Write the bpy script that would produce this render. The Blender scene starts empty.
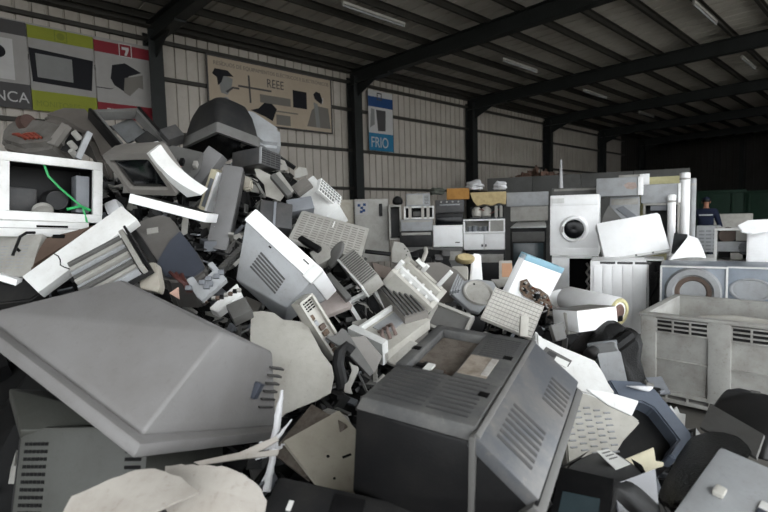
import bpy, bmesh, math, random
from mathutils import Vector, Matrix, Quaternion
COL = bpy.context.scene.collection
rnd = random.Random(7)

# ------------------------------------------------------------------ materials
def lin(c):
    return tuple(((v / 255) / 12.92 if v / 255 <= .04045 else ((v / 255 + .055) / 1.055) ** 2.4) for v in c)
MATS = {}
def plastic(name, rgb, rough=.5, dirt=.3, scale=7., metal=0., bump=.06, dirt_rgb=None):
    """worn plastic or painted metal: base colour, blotchy grime, fine bump"""
    m = bpy.data.materials.new(name); m.use_nodes = True
    nt = m.node_tree; N = nt.nodes; L = nt.links
    b = N['Principled BSDF']
    tc = N.new('ShaderNodeTexCoord')
    n1 = N.new('ShaderNodeTexNoise'); n1.inputs['Scale'].default_value = scale; n1.inputs['Detail'].default_value = 8; n1.inputs['Roughness'].default_value = .65
    r1 = N.new('ShaderNodeValToRGB'); r1.color_ramp.elements[0].position = .42; r1.color_ramp.elements[1].position = .78
    mx = N.new('ShaderNodeMix'); mx.data_type = 'RGBA'
    base = lin(rgb)
    if name not in ('white_enamel', 'white_plastic'): base = tuple(v * .86 for v in base)
    d = lin(dirt_rgb) if dirt_rgb else tuple(base[i] * (.45, .40, .35)[i] for i in range(3))
    mx.inputs[6].default_value = (*base, 1); mx.inputs[7].default_value = (*d, 1)
    mul = N.new('ShaderNodeMath'); mul.operation = 'MULTIPLY'; mul.inputs[1].default_value = dirt * 1.35
    n2 = N.new('ShaderNodeTexNoise'); n2.inputs['Scale'].default_value = 160; n2.inputs['Detail'].default_value = 3
    bp = N.new('ShaderNodeBump'); bp.inputs['Strength'].default_value = bump; bp.inputs['Distance'].default_value = .01
    L.new(tc.outputs['Object'], n1.inputs['Vector']); L.new(tc.outputs['Object'], n2.inputs['Vector'])
    n3 = N.new('ShaderNodeTexNoise'); n3.inputs['Scale'].default_value = scale * 9; n3.inputs['Detail'].default_value = 6; n3.inputs['Roughness'].default_value = .75
    r3 = N.new('ShaderNodeValToRGB'); r3.color_ramp.elements[0].position = .56; r3.color_ramp.elements[1].position = .74
    m3 = N.new('ShaderNodeMath'); m3.operation = 'MULTIPLY'; m3.inputs[1].default_value = dirt * .9
    ad = N.new('ShaderNodeMath'); ad.operation = 'ADD'; ad.use_clamp = True
    L.new(tc.outputs['Object'], n3.inputs['Vector']); L.new(n3.outputs['Fac'], r3.inputs['Fac']); L.new(r3.outputs['Color'], m3.inputs[0])
    L.new(n1.outputs['Fac'], r1.inputs['Fac']); L.new(r1.outputs['Color'], mul.inputs[0]); L.new(mul.outputs[0], ad.inputs[0]); L.new(m3.outputs[0], ad.inputs[1]); L.new(ad.outputs[0], mx.inputs[0])
    L.new(mx.outputs[2], b.inputs['Base Color']); L.new(n2.outputs['Fac'], bp.inputs['Height']); L.new(bp.outputs['Normal'], b.inputs['Normal'])
    b.inputs['Specular IOR Level'].default_value = .35 if max(rgb) > 60 else .18
    b.inputs['Roughness'].default_value = rough; b.inputs['Metallic'].default_value = metal
    MATS[name] = m
    return m
white = plastic('white_plastic', (218, 218, 216), .4, .3)
bright = plastic('white_enamel', (247, 247, 247), .3, .15, 4)
offwhite = plastic('offwhite_plastic', (192, 189, 181), .5, .35)
lightgrey = plastic('light_grey_plastic', (162, 164, 166), .5, .35)
palegrey = plastic('pale_grey_plastic', (170, 168, 162), .5, .4)
coolgrey = plastic('cool_grey_plastic', (124, 127, 132), .45, .25)
warmgrey = plastic('warm_grey_plastic', (130, 126, 121), .5, .25, 5)
midgrey = plastic('mid_grey_plastic', (102, 101, 99), .5, .35)
darkgrey = plastic('dark_grey_plastic', (64, 64, 65), .5, .4, dirt_rgb=(96, 92, 88))
charcoal = plastic('charcoal_plastic', (38, 38, 39), .45, .35, dirt_rgb=(66, 64, 60))
black = plastic('black_plastic', (22, 22, 23), .4, .3, dirt_rgb=(44, 42, 40))
deepblack = plastic('deep_black', (10, 10, 10), .7, .1)
bluegrey = plastic('blue_grey_plastic', (88, 95, 107), .45, .3)
drumblue = plastic('pale_blue_grey', (142, 150, 160), .4, .3)
warmwhite = plastic('grubby_white', (184, 178, 170), .55, .45)
slateblue = plastic('slate_plastic', (74, 78, 88), .4, .25)
beige = plastic('beige_board', (184, 178, 164), .6, .35)
cream = plastic('cream_plastic', (222, 214, 186), .5, .25)
tan = plastic('tan_foam', (196, 176, 132), .9, .4, 14)
ochre = plastic('ochre_board', (176, 128, 66), .8, .4, 12)
brown = plastic('brown_cabinet', (96, 80, 70), .55, .4)
wood = plastic('rough_chipboard', (112, 104, 96), .9, .7, 30, bump=.4)
rust = plastic('rust', (110, 66, 50), .8, .6, 18, bump=.3)
copper = plastic('copper_wire', (128, 62, 50), .5, .5, 30)
metal = plastic('galvanised_metal', (150, 152, 154), .4, .35, 9, metal=.6)
darkmetal = plastic('dark_metal', (70, 72, 74), .5, .4, 9, metal=.5)
glass = plastic('dark_glass', (16, 18, 20), .12, .15)
tealglass = plastic('teal_screen', (58, 70, 74), .2, .3)
green = plastic('green_cable', (60, 170, 100), .4, .1)
darkgreen = plastic('dark_green_paint', (16, 44, 30), .6, .4)
paper = plastic('paper_label', (226, 226, 222), .8, .15, 20)
ink = plastic('ink', (52, 54, 56), .8, .1)
bluepaint = plastic('pale_blue_edge', (150, 190, 208), .5, .3)
navy = plastic('navy_cloth', (34, 40, 60), .9, .2, 20, bump=.3)
jeans = plastic('work_trousers', (46, 50, 60), .9, .3, 20, bump=.3)
skin = plastic('skin', (168, 120, 96), .6, .1)
redcloth = plastic('red_cloth', (120, 36, 32), .9, .2)
reflect = plastic('reflective_tape', (190, 192, 194), .4, .1)
yellowfoam = plastic('yellow_foam', (226, 218, 170), .9, .4, 20, bump=.4)
paleyellow = plastic('pale_yellow_enamel', (212, 206, 160), .5, .3)
foamwhite = plastic('white_foam', (220, 220, 222), .8, .2, 20, bump=.3)
pink = plastic('pinkish_plastic', (196, 160, 144), .6, .3)
bag = plastic('black_bin_bag', (12, 12, 12), .4, .2, 30, bump=.5)
pcb = plastic('circuit_board', (120, 100, 84), .7, .9, 40, bump=.5, dirt_rgb=(40, 38, 34))
boxplastic = plastic('container_plastic', (182, 181, 176), .6, .45, 5, dirt_rgb=(104, 94, 84))
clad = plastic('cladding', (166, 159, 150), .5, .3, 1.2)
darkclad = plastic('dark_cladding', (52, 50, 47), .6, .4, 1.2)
steel = plastic('dark_steel', (36, 38, 37), .55, .4, 3)
galvdark = plastic('purlin_steel', (54, 52, 48), .55, .4, 3)
roofm = plastic('roof_sheet', (205, 200, 190), .5, .35, .8)
concrete = plastic('concrete', (104, 101, 96), .85, .5, 1.5, bump=.3)
bounce_ground = plastic('bounce_concrete', (190, 188, 182), .85, .3, .6)
lowconc = plastic('wall_concrete', (92, 92, 90), .85, .4, 2, bump=.2)

# ------------------------------------------------------------------ mesh tools
class MB:
    def __init__(s): s.bm = bmesh.new()
    def _add(s, b, M=None):
        if M is not None: bmesh.ops.transform(b, matrix=M, verts=b.verts)
        bmesh.ops.recalc_face_normals(b, faces=b.faces)
        me = bpy.data.meshes.new('tmp'); b.to_mesh(me); b.free(); s.bm.from_mesh(me); bpy.data.meshes.remove(me)
        return s
    def box(s, x0, x1, y0, y1, z0, z1, bev=.004, seg=2, M=None):
        b = bmesh.new(); bmesh.ops.create_cube(b, size=1)
        bmesh.ops.transform(b, matrix=Matrix.Translation(((x0 + x1) / 2, (y0 + y1) / 2, (z0 + z1) / 2)) @ Matrix.Diagonal((abs(x1 - x0), abs(y1 - y0), abs(z1 - z0), 1)), verts=b.verts)
        bev = min(bev, .45 * min(abs(x1 - x0), abs(y1 - y0), abs(z1 - z0)))
        if bev > 1e-5: bmesh.ops.bevel(b, geom=b.edges[:], offset=bev, segments=seg, affect='EDGES', profile=.6)
        return s._add(b, M)
    def hull(s, pts, bev=0, seg=2, M=None):
        b = bmesh.new()
        for p in pts: b.verts.new(p)
        r = bmesh.ops.convex_hull(b, input=b.verts)
        bmesh.ops.delete(b, geom=[v for v in b.verts if not v.link_faces], context='VERTS')
        bmesh.ops.dissolve_limit(b, angle_limit=.06, verts=b.verts, edges=b.edges)
        if bev: bmesh.ops.bevel(b, geom=b.edges[:], offset=bev, segments=seg, affect='EDGES', profile=.5)
        return s._add(b, M)
    def prism(s, pts, y0, y1, bev=0, M=None):
        b = bmesh.new()
        vs = [b.verts.new((x, y0, z)) for x, z in pts]
        f = b.faces.new(vs)
        e = bmesh.ops.extrude_face_region(b, geom=[f])
        for v in [g for g in e['geom'] if isinstance(g, bmesh.types.BMVert)]: v.co.y = y1
        if bev: bmesh.ops.bevel(b, geom=[x for x in b.edges], offset=bev, segments=2, affect='EDGES', clamp_overlap=True)
        bmesh.ops.triangulate(b, faces=[f for f in b.faces if len(f.verts) > 4])
        return s._add(b, M)
    def loft(s, loops, cap0=True, cap1=True, closed=True, M=None):
        b = bmesh.new(); L = [[b.verts.new(p) for p in lp] for lp in loops]; n = len(L[0])
        for a, c in zip(L, L[1:]):
            for i in range(n if closed else n - 1):
                j = (i + 1) % n
                b.faces.new((a[i], a[j], c[j], c[i]))
        if cap0 and closed: b.faces.new(L[0])
        if cap1 and closed: b.faces.new(L[-1])
        return s._add(b, M)
    def tube(s, pts, r, n=8, M=None):
        pts = [Vector(p) for p in pts]; loops = []; up = None
        rr = r if isinstance(r, (list, tuple)) else [r] * len(pts)
        for i, p in enumerate(pts):
            t = (pts[min(i + 1, len(pts) - 1)] - pts[max(i - 1, 0)]).normalized()
            if up is None: up = Vector((0, 0, 1)) if abs(t.z) < .9 else Vector((1, 0, 0))
            a = t.cross(up).normalized(); up = a.cross(t).normalized()
            loops.append([p + (a * math.cos(k * 2 * math.pi / n) + up * math.sin(k * 2 * math.pi / n)) * rr[i] for k in range(n)])
        return s.loft(loops, M=M)
    def lathe(s, prof, n=32, M=None):
        """prof: (radius, y); axis along local Y"""
        return s.loft([[(max(r, .0005) * math.cos(k * 2 * math.pi / n), y, max(r, .0005) * math.sin(k * 2 * math.pi / n)) for k in range(n)] for r, y in prof], M=M)
    def ring(s, x0, x1, z0, z1, w, y0, y1, bev=.004):
        s.box(x0, x1, y0, y1, z1 - w, z1, bev); s.box(x0, x1, y0, y1, z0, z0 + w, bev)
        s.box(x0, x0 + w, y0, y1, z0 + w, z1 - w, 0); s.box(x1 - w, x1, y0, y1, z0 + w, z1 - w, 0)
        return s
    def build(s, name, mat, parent=None, smooth=True, angle=.6):
        me = bpy.data.meshes.new(name); s.bm.to_mesh(me); s.bm.free()
        me.materials.append(mat)
        if smooth:
            me.polygons.foreach_set('use_smooth', [True] * len(me.polygons)); me.set_sharp_from_angle(angle=angle)
        o = bpy.data.objects.new(name, me); COL.objects.link(o)
        if parent is not None: o.parent = parent
        return o
def rrect(w, h, r, y, cx=0, cz=0, n=4):
    r = min(r, w / 2 * .98, h / 2 * .98); out = []
    for sx, sz, a0 in ((1, 1, 0), (-1, 1, 90), (-1, -1, 180), (1, -1, 270)):
        for k in range(n + 1):
            a = math.radians(a0 + 90 * k / n)
            out.append((cx + sx * (w / 2 - r) + r * math.cos(a), y, cz + sz * (h / 2 - r) + r * math.sin(a)))
    return out
def puff(pts, depth, hump, mb=None, prof=((1, 0), (.985, .25), (.94, .55), (.82, .85), (.6, 1.0), (.3, 1.06))):
    """a moulded shell: polygon outline (x, z), back at y=depth, front bulging to y=-hump"""
    mb = mb or MB(); cx = sum(p[0] for p in pts) / len(pts); cz = sum(p[1] for p in pts) / len(pts)
    fine = []
    for i, p in enumerate(pts):
        q = pts[(i + 1) % len(pts)]
        for k in range(3): fine.append((p[0] + (q[0] - p[0]) * k / 3, p[1] + (q[1] - p[1]) * k / 3))
    for _ in range(2):
        fine = [((fine[i - 1][0] + 2 * fine[i][0] + fine[(i + 1) % len(fine)][0]) / 4, (fine[i - 1][1] + 2 * fine[i][1] + fine[(i + 1) % len(fine)][1]) / 4) for i in range(len(fine))]
    loops = [[(x, depth, z) for x, z in fine]] + [[(cx + (x - cx) * s_, -hump * h_, cz + (z - cz) * s_) for x, z in fine] for s_, h_ in prof]
    return mb.loft(loops)
def bent(pts, thick, kx=0., kz=0., kxz=0., jag=0., n=10, seed=1, fold=None):
    """thin moulded sheet: polygon outline cut into a grid and curved; fold=(x0, slope) creases it"""
    r = random.Random(seed); b = bmesh.new(); P = []
    for i, p in enumerate(pts):
        q = pts[(i + 1) % len(pts)]; m_ = max(1, int(math.hypot(q[0] - p[0], q[1] - p[1]) / .012)) if jag else 1
        for k in range(m_): P.append((p[0] + (q[0] - p[0]) * k / m_ + r.uniform(-jag, jag), p[1] + (q[1] - p[1]) * k / m_ + r.uniform(-jag, jag)))
    f = b.faces.new([b.verts.new((x, 0, z)) for x, z in P])
    bmesh.ops.triangulate(b, faces=[f])
    x0, x1 = min(p[0] for p in P), max(p[0] for p in P); z0, z1 = min(p[1] for p in P), max(p[1] for p in P)
    for k in range(1, n):
        bmesh.ops.bisect_plane(b, geom=b.verts[:] + b.edges[:] + b.faces[:], plane_co=(x0 + (x1 - x0) * k / n, 0, 0), plane_no=(1, 0, 0))
        bmesh.ops.bisect_plane(b, geom=b.verts[:] + b.edges[:] + b.faces[:], plane_co=(0, 0, z0 + (z1 - z0) * k / n), plane_no=(0, 0, 1))
    e = bmesh.ops.extrude_face_region(b, geom=b.faces[:])
    for v in [g for g in e['geom'] if isinstance(g, bmesh.types.BMVert)]: v.co.y += thick
    cx, cz = (x0 + x1) / 2, (z0 + z1) / 2
    for v in b.verts:
        x, z = v.co.x - cx, v.co.z - cz
        v.co.y += kx * x * x + kz * z * z + kxz * x * z + (fold[1] * max(0, x - fold[0]) if fold else 0)
    mb = MB(); return mb._add(b)
def tag(o, label=None, cat=None, group=None, kind=None):
    if label: o['label'] = label
    if cat: o['category'] = cat
    if group: o['group'] = group
    if kind: o['kind'] = kind
    return o
def mat_of(key):
    p = POSE[key]
    return Matrix.Translation(p[0]) @ Quaternion(p[1]).normalized().to_matrix().to_4x4()
def thing(key, name, label, cat, group=None, M=None):
    o = bpy.data.objects.new(name, None); COL.objects.link(o); o.empty_display_size = .1
    o.matrix_world = M if M is not None else mat_of(key)
    return tag(o, label, cat, group)
def solid(key, mb, name, label, cat, mat, group=None, M=None):
    o = mb.build(name, mat); o.matrix_world = M if M is not None else mat_of(key)
    return tag(o, label, cat, group)
def struct(mb, name, mat, M=None):
    o = mb.build(name, mat); o['kind'] = 'structure'
    if M is not None: o.matrix_world = M
    return o
def dims(key): return [abs(v) for v in POSE[key][2]]
def outline(key): return [tuple(p) for p in POSE[key][2]], POSE[key][3]
def text(parent, body, size, x, z, y, mat, name='lettering', sx=1, align='LEFT', bold=0):
    cu = bpy.data.curves.new(name, 'FONT'); cu.body = body; cu.size = size; cu.extrude = .001; cu.align_x = align; cu.offset = bold
    t = bpy.data.objects.new(name, cu); COL.objects.link(t)
    dg = bpy.context.evaluated_depsgraph_get(); dg.update()
    me = bpy.data.meshes.new_from_object(t.evaluated_get(dg)); bpy.data.objects.remove(t)
    o = bpy.data.objects.new(name, me); me.materials.clear(); me.materials.append(mat); COL.objects.link(o)
    o.parent = parent; o.location = (x, y, z); o.rotation_euler = (math.pi / 2, 0, 0); o.scale = (sx, 1, 1)
    return o
def rect(parent, name, mat, x0, x1, z0, z1, y=-.003, t=.003, bev=0):
    return MB().box(x0, x1, y, y + t, z0, z1, bev).build(name, mat, parent)
def slots(x0, x1, z0, z1, y, n, horiz=True, fill=.5, t=.003, cols=1, mb=None):
    """n dark slots on the face at y (slot bodies straddle the face)"""
    mb = mb or MB()
    if horiz:
        st = (z1 - z0) / n; cw = (x1 - x0) / cols
        for i in range(n):
            for c in range(cols): mb.box(x0 + c * cw + .12 * cw * (cols > 1), x0 + (c + 1) * cw - .12 * cw * (cols > 1), y - t / 2, y + t, z0 + st * i, z0 + st * (i + fill), 0)
    else:
        st = (x1 - x0) / n
        for i in range(n): mb.box(x0 + st * i, x0 + st * (i + fill), y - t / 2, y + t, z0, z1, 0)
    return mb
def crt(root, W, H, D, yf, case, scr=glass, bez=.05, border=.035, taper=.5, rear=None, shell=None, up=0, vents=True, curve=0):
    """bezel, screen, rear shell, vent grille; the screen faces -Y, front at y=yf"""
    b = MB()
    b.loft([rrect(W, H, .02, yf), rrect(W, H, .02, yf + bez), rrect(W - 2 * border, H - 2 * border, .02, yf + bez), rrect(W - 2 * border, H - 2 * border, .02, yf + .012), rrect(W - 2 * border + .02, H - 2 * border + .02, .02, yf), rrect(W, H, .02, yf)], False, False)
    b.build('bezel', case, root)
    g = MB(); g.loft([rrect(W - 2 * border + .004, H - 2 * border + .004, .02, yf + .02), rrect((W - 2 * border) * .9, (H - 2 * border) * .9, .02, yf + .012), rrect((W - 2 * border) * .5, (H - 2 * border) * .5, .02, yf + .006)], False).build('screen', scr, root)
    s_ = MB(); y = yf + bez
    s_.loft([rrect(W * .985, H * .985, .02, y), rrect(W * .95, H * .95, .03, y + (D - bez) * .25), rrect(W * (taper + .12), H * (taper + .15), .04, y + (D - bez) * .72, 0, up * .6), rrect(W * taper, H * taper, .04, y + (D - bez) * .97, 0, up), rrect(W * taper * .9, H * taper * .9, .04, y + (D - bez), 0, up)])
    s_.build('rear_shell', shell or case, root)
    if vents:
        v = slots(-W * taper * .38, W * taper * .38, up - H * taper * .3, up + H * taper * .3, yf + D, 7)
        v.build('vent_grille', deepblack, root)

# baked placements: location, orientation, sizes or outlines (metres)
POSE = {
'tvA':[[-1.1863,0.3267,0.9704],[0.5264,-0.0562,0.2482,0.8113],[0.6743,0.7521,0.0355,0.2106,0.0959,0.3031,0.226,0.5386,0.2848,0.034,0.0182]],
'tvB':[[-0.8041,0.9916,1.1115],[0.9843,0.0725,0.0524,0.1521],[0.2906,0.4879,0.1735,0.1432,0.12,-0.0,-0.0,0.2539]],
'oldcrt':[[-1.5476,0.4202,0.7871],[0.9345,-0.1296,-0.0717,0.3238],[0.3675,0.42,0.2727]],
'torncover':[[-1.0084,0.4425,0.9186],[0.7887,-0.4029,-0.1925,0.4225],[[-0.1302,0.0795],[-0.0819,0.0717],[-0.0263,0.0588],[-0.0001,0.0571],[0.0404,0.0429],[0.0814,0.0176],[0.0986,-0.0164],[0.0966,-0.0516],[0.0849,-0.1147],[-0.0515,-0.1037],[-0.1177,-0.0112]],0.02],
'tornflap':[[-1.0627,0.2719,0.9526],[0.8303,-0.4573,-0.1482,0.282],[[-0.1164,-0.0538],[-0.1133,-0.0079],[-0.0612,0.0278],[-0.0126,0.0622],[0.0227,0.0693],[0.0875,0.0586],[0.1453,0.0251],[0.1017,-0.0045],[0.0265,-0.0603],[-0.0765,-0.0964]],0.02],
'creamstrip':[[-1.1636,0.5972,0.8978],[0.8574,-0.3293,-0.1289,0.3739],[[-0.1403,-0.0243],[-0.0238,0.0006],[0.0645,0.0415],[0.0738,0.0311],[0.023,0.0006],[0.0767,0.0081],[0.0734,-0.007],[-0.0208,-0.0169],[-0.1207,-0.0316]],0.02],
'holepanel':[[-1.1407,0.8828,0.7734],[0.6327,-0.2984,-0.3929,0.5969],[0.2166,0.015,0.3005]],
'woodslab':[[-1.2932,0.8774,0.7931],[0.889,-0.4467,0.056,0.0837],[0.1666,0.03,0.1951]],
'blackcase':[[-0.8578,0.6392,0.7134],[0.7382,-0.5788,-0.1289,0.3216],[0.3647,0.25,0.2172]],
'flatpanel':[[-1.6023,1.0175,0.9687],[0.8262,-0.3317,-0.1511,0.4296],[[-0.1699,0.2172],[-0.1269,0.2212],[-0.0789,0.2109],[-0.0418,0.1773],[0.0495,0.1662],[0.1125,0.0263],[0.1499,-0.0295],[0.1566,-0.0747],[0.1443,-0.1373],[0.0934,-0.1658],[-0.0154,-0.2058],[-0.0322,-0.2195],[-0.1017,-0.1581],[-0.1632,0.0855]],0.02],
'combstrip':[[-1.6478,1.1759,1.0568],[0.6865,0.0988,-0.2333,0.6815],[0.0747,0.05,0.2813]],
'plateA':[[-1.5341,1.2378,0.9835],[0.7166,-0.2351,-0.1625,0.6363],[[-0.0876,0.0512],[-0.0411,0.0551],[-0.0053,0.0822],[0.0106,0.0719],[0.0838,-0.1166],[0.0601,-0.1298],[-0.0193,-0.0111]],0.02],
'plateB':[[-1.5247,1.3175,0.9533],[0.785,-0.1698,-0.0905,0.5888],[[-0.0816,0.091],[-0.0548,0.0604],[0.0079,0.06],[0.0726,-0.0282],[0.0361,-0.0859],[0.021,-0.0964]],0.02],
'tubebracket':[[-1.4075,1.1443,0.9101],[0.8762,-0.1833,-0.0728,0.4397],[[-0.0074,0.0592],[0.0073,0.0442],[0.0259,0.0401],[0.0294,0.0254],[-0.0013,-0.0387],[0.0057,-0.0602],[-0.0271,-0.0522],[-0.0231,-0.0238],[-0.012,-0.017],[0.0033,0.026]],0.02],
'wiretray':[[-1.7522,1.6867,0.9248],[0.598,-0.3354,-0.5228,0.5066],[0.3564,0.06,0.2176]],
'traypiece':[[-1.6401,1.6231,0.8613],[0.7782,-0.4167,-0.2027,0.4239],[[-0.0868,0.0059],[0.0411,0.0881],[0.1229,0.047],[-0.014,-0.0794],[-0.057,-0.0544]],0.02],
'bezelframe':[[-2.0365,1.7909,0.998],[0.8249,-0.1502,-0.3316,0.4324],[0.1811,0.07,0.1836]],
'ribhousing':[[-1.8679,1.8788,0.9738],[0.7119,-0.4166,-0.3712,0.4265],[0.1352,0.22,0.3525]],
'printerchassis':[[-1.8601,1.9797,1.1116],[0.5666,-0.1237,-0.3784,0.7215],[0.2321,0.1,0.295]],
'smallframe':[[-1.693,2.066,0.9274],[0.8938,-0.378,0.0814,0.2273],[0.2261,0.04,0.1561]],
'roundcover':[[-1.8541,2.5109,1.0167],[0.8047,-0.3758,-0.1759,0.4246],[[-0.0731,0.0949],[0.0487,0.1109],[0.1436,0.0929],[0.1586,0.0254],[0.0835,-0.0629],[-0.0086,-0.1544],[-0.0606,-0.1382],[-0.1511,-0.0033],[-0.1333,0.0537]],0.02],
'gridpanel':[[-1.4542,2.3012,0.9687],[0.8705,-0.4119,0.0754,0.2586],[0.276,0.03,0.2153]],
'gridpost':[[-1.3197,2.1917,0.9335],[0.9028,-0.2218,-0.01,0.3684],[0.0396,0.03,0.1065]],
'bluepanel':[[-1.6746,2.8979,1.0626],[0.7465,0.0261,0.2197,0.6275],[0.4061,0.05,0.285]],
'whitebox':[[-1.2087,2.6219,0.9226],[0.8599,-0.046,-0.0469,0.5062],[0.2389,0.2256,0.1104]],
'ribslab':[[-1.2738,2.5637,0.9013],[0.9034,-0.0315,-0.0564,0.4239],[0.061,0.1,0.1169]],
'bag':[[-1.0558,2.5979,0.7676],[0.9018,-0.1741,-0.0615,0.3907],[[-0.181,0.0],[-0.09,0.1091],[-0.0043,0.162],[0.0782,0.1461],[0.1288,0.1302],[0.161,0.062],[0.118,-0.2641],[-0.01,-0.2399],[-0.0612,-0.0409],[-0.1389,-0.0409]],0.02],
'greybox':[[-0.9632,2.3515,0.7766],[0.9607,-0.0361,-0.1127,0.2512],[0.0971,0.2714,0.1517]],
'darkflap':[[-0.9932,2.235,0.8497],[0.8574,-0.3293,-0.1289,0.3739],[[-0.0378,0.0151],[0.0089,0.0355],[0.0381,0.005],[0.0128,-0.0397],[-0.0221,-0.015]],0.02],
'whiteshell':[[-0.913,1.8855,0.8855],[0.7739,-0.3928,-0.2029,0.4535],[[-0.0812,0.1942],[-0.0746,0.1559],[-0.0097,0.1051],[0.0434,0.0713],[0.115,0.0217],[0.1194,-0.0374],[0.1149,-0.0935],[0.1223,-0.1348],[0.0388,-0.1508],[-0.0309,-0.1194],[-0.0949,-0.038],[-0.1377,0.0119],[-0.1342,0.0607]],0.02],
'ventcover':[[-0.7333,1.6952,0.7526],[0.7887,-0.4029,-0.1925,0.4225],[[-0.0773,0.1433],[-0.013,0.1359],[0.0301,0.1253],[0.1528,0.036],[0.1727,0.0071],[0.0796,-0.0525],[0.0015,-0.1194],[-0.0626,-0.1559],[-0.1711,-0.1487],[-0.093,0.0855]],0.02],
'ventflap':[[-0.665,1.678,0.863],[0.889,-0.2308,-0.0861,0.386],[[-0.0924,0.0388],[-0.0067,0.0256],[0.0792,-0.0007],[0.0459,-0.0489],[-0.0273,-0.0136]],0.02],
'blueshell':[[-0.6555,1.9179,0.7006],[0.7464,-0.3926,-0.2242,0.4884],[[-0.0329,0.2028],[0.1054,0.1797],[0.1532,0.1366],[0.1611,0.0307],[0.1641,-0.0671],[0.0973,-0.0984],[0.026,-0.1423],[-0.1739,-0.1433],[-0.2242,-0.1077],[-0.1464,-0.0356],[-0.0697,0.1229]],0.02],
'creampiece':[[-0.5027,1.5017,0.7588],[0.8574,-0.3293,-0.1289,0.3739],[[-0.0913,0.0089],[0.0369,0.0542],[0.0299,0.0145],[0.0523,0.0117],[0.0485,0.0006],[0.0235,-0.0049],[0.0144,-0.024],[-0.0328,-0.0374],[-0.0795,-0.0212]],0.02],
'labelcrt':[[-0.5455,1.2821,0.7311],[0.9855,-0.1405,-0.0169,0.0936],[0.1311,0.3255,0.1766]],
'greymonitor':[[-0.2421,1.195,0.7596],[0.7717,-0.6298,0.0791,0.0394],[0.1678,0.3,0.3287]],
'blacktv':[[-0.4011,2.0836,0.746],[0.9822,-0.0567,0.1696,0.0578],[0.1584,0.3602,0.0815]],
'whiteclip':[[-0.6495,2.2832,0.6419],[0.8706,-0.2926,-0.113,0.3791],[[-0.0342,0.0208],[-0.0164,0.0376],[-0.0101,0.0166],[0.0077,0.0334],[0.0113,0.0041],[0.0352,-0.0],[0.0128,-0.0571],[-0.0067,-0.053]],0.02],
'container':[[-0.8301,4.5041,0.3613],[0.9998,0.0162,-0.0011,0.0073],[1.1998,0.8615,0.7293,0.1895,-0.1247]],
'chassis':[[-3.256,0.5517,1.6837],[0.7022,-0.0281,0.0245,0.711],[0.459,0.36,0.3329]],
'drawerstrip':[[-3.1903,0.4959,1.4956],[0.6944,0.0199,0.0641,0.7165],[0.3951,0.3,0.0789]],
'curvemon':[[-2.8353,0.9717,1.8104],[0.9387,0.3164,0.0725,0.1157],[0.4146,0.2,0.2605]],
'peakmon':[[-3.2171,1.5284,2.091],[0.6398,-0.1257,0.0037,0.7582],[0.3691,0.4172,0.0721]],
'underbox':[[-3.0633,1.7279,1.8915],[0.5992,-0.0812,0.0265,0.796],[0.1964,0.2572,0.112]],
'domeshell':[[-3.4012,1.9535,2.1724],[0.7606,-0.3073,-0.1832,0.5418],[[-0.1311,0.1154],[-0.0792,0.2099],[-0.0063,0.186],[0.1576,0.0194],[0.1372,-0.2021],[-0.0004,-0.1977],[-0.0776,-0.1081]],0.02],
'calcdevice':[[-2.8154,2.0675,1.5859],[0.839,-0.1326,-0.4012,0.3428],[0.1733,0.2,0.3446]],
'calcgrid':[[-2.6673,2.0262,1.6563],[0.6109,-0.3123,0.0864,0.7224],[0.2104,0.03,0.1043]],
'ventlid':[[-2.3685,1.7975,1.3962],[0.7802,-0.4651,-0.0628,0.4136],[0.4262,0.03,0.2968]],
'greyspeaker':[[-2.7442,1.3379,1.56],[0.8621,-0.202,-0.0023,0.4647],[0.1142,0.12,0.5171]],
'greyslab':[[-3.0314,1.3524,1.8124],[0.8842,-0.2088,0.2454,0.3381],[0.1091,0.1,0.2739]],
'louvermon':[[-1.9522,1.2974,1.3467],[0.0062,-0.3833,0.4092,-0.828],[0.4209,0.38,0.07,0.2819,0.1384,0.0177,0.2193,0.0741]],
'tube':[[-3.8957,0.6135,2.0779],[0.8994,-0.3351,-0.0954,0.2639],[[-0.203,-0.0906],[-0.2606,0.0096],[-0.2674,0.0992],[-0.2145,0.1548],[-0.1202,0.1759],[0.0248,0.1309],[0.2585,0.0494],[0.2713,-0.0458],[0.2697,-0.1275],[0.1743,-0.156],[0.0082,-0.1617]],0.02],
'tubepanel':[[-3.4387,0.7909,1.9691],[0.6197,-0.2225,0.1065,0.745],[0.0331,0.02,0.19]],
'darkshell':[[-3.9066,0.9007,2.1315],[0.8047,-0.3758,-0.1759,0.4246],[[-0.326,0.1433],[-0.2718,0.2289],[-0.213,0.2896],[-0.04,0.2897],[0.1336,0.0449],[0.2785,-0.1699],[0.2885,-0.3527],[0.1943,-0.3571],[0.0631,-0.1102],[-0.174,0.0885]],0.02],
'openframe':[[-3.7056,1.1377,2.1256],[0.6304,-0.2133,-0.3614,0.6531],[0.3326,0.07,0.4383]],
'frameplate':[[-3.8952,1.1927,2.158],[0.7231,-0.0436,-0.3727,0.58],[0.1528,0.02,0.1771]],
'blackblock':[[-3.5747,1.2182,2.0201],[0.7187,-0.0202,-0.4459,0.5331],[0.1055,0.1,0.1412]],
'darkbox':[[-3.5724,1.3662,2.0896],[0.6924,-0.0806,-0.3569,0.6218],[0.1226,0.1,0.103]],
'fanboard':[[-3.0478,1.1957,1.8623],[0.8574,-0.3293,-0.1289,0.3739],[[-0.194,0.089],[-0.0675,0.144],[0.1316,0.08],[0.1148,-0.0347],[0.064,-0.169],[-0.0542,-0.0944]],0.02],
'creamslab':[[-2.8778,1.3182,1.6779],[0.9459,-0.037,0.2298,0.2261],[0.0627,0.06,0.2566]],
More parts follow.
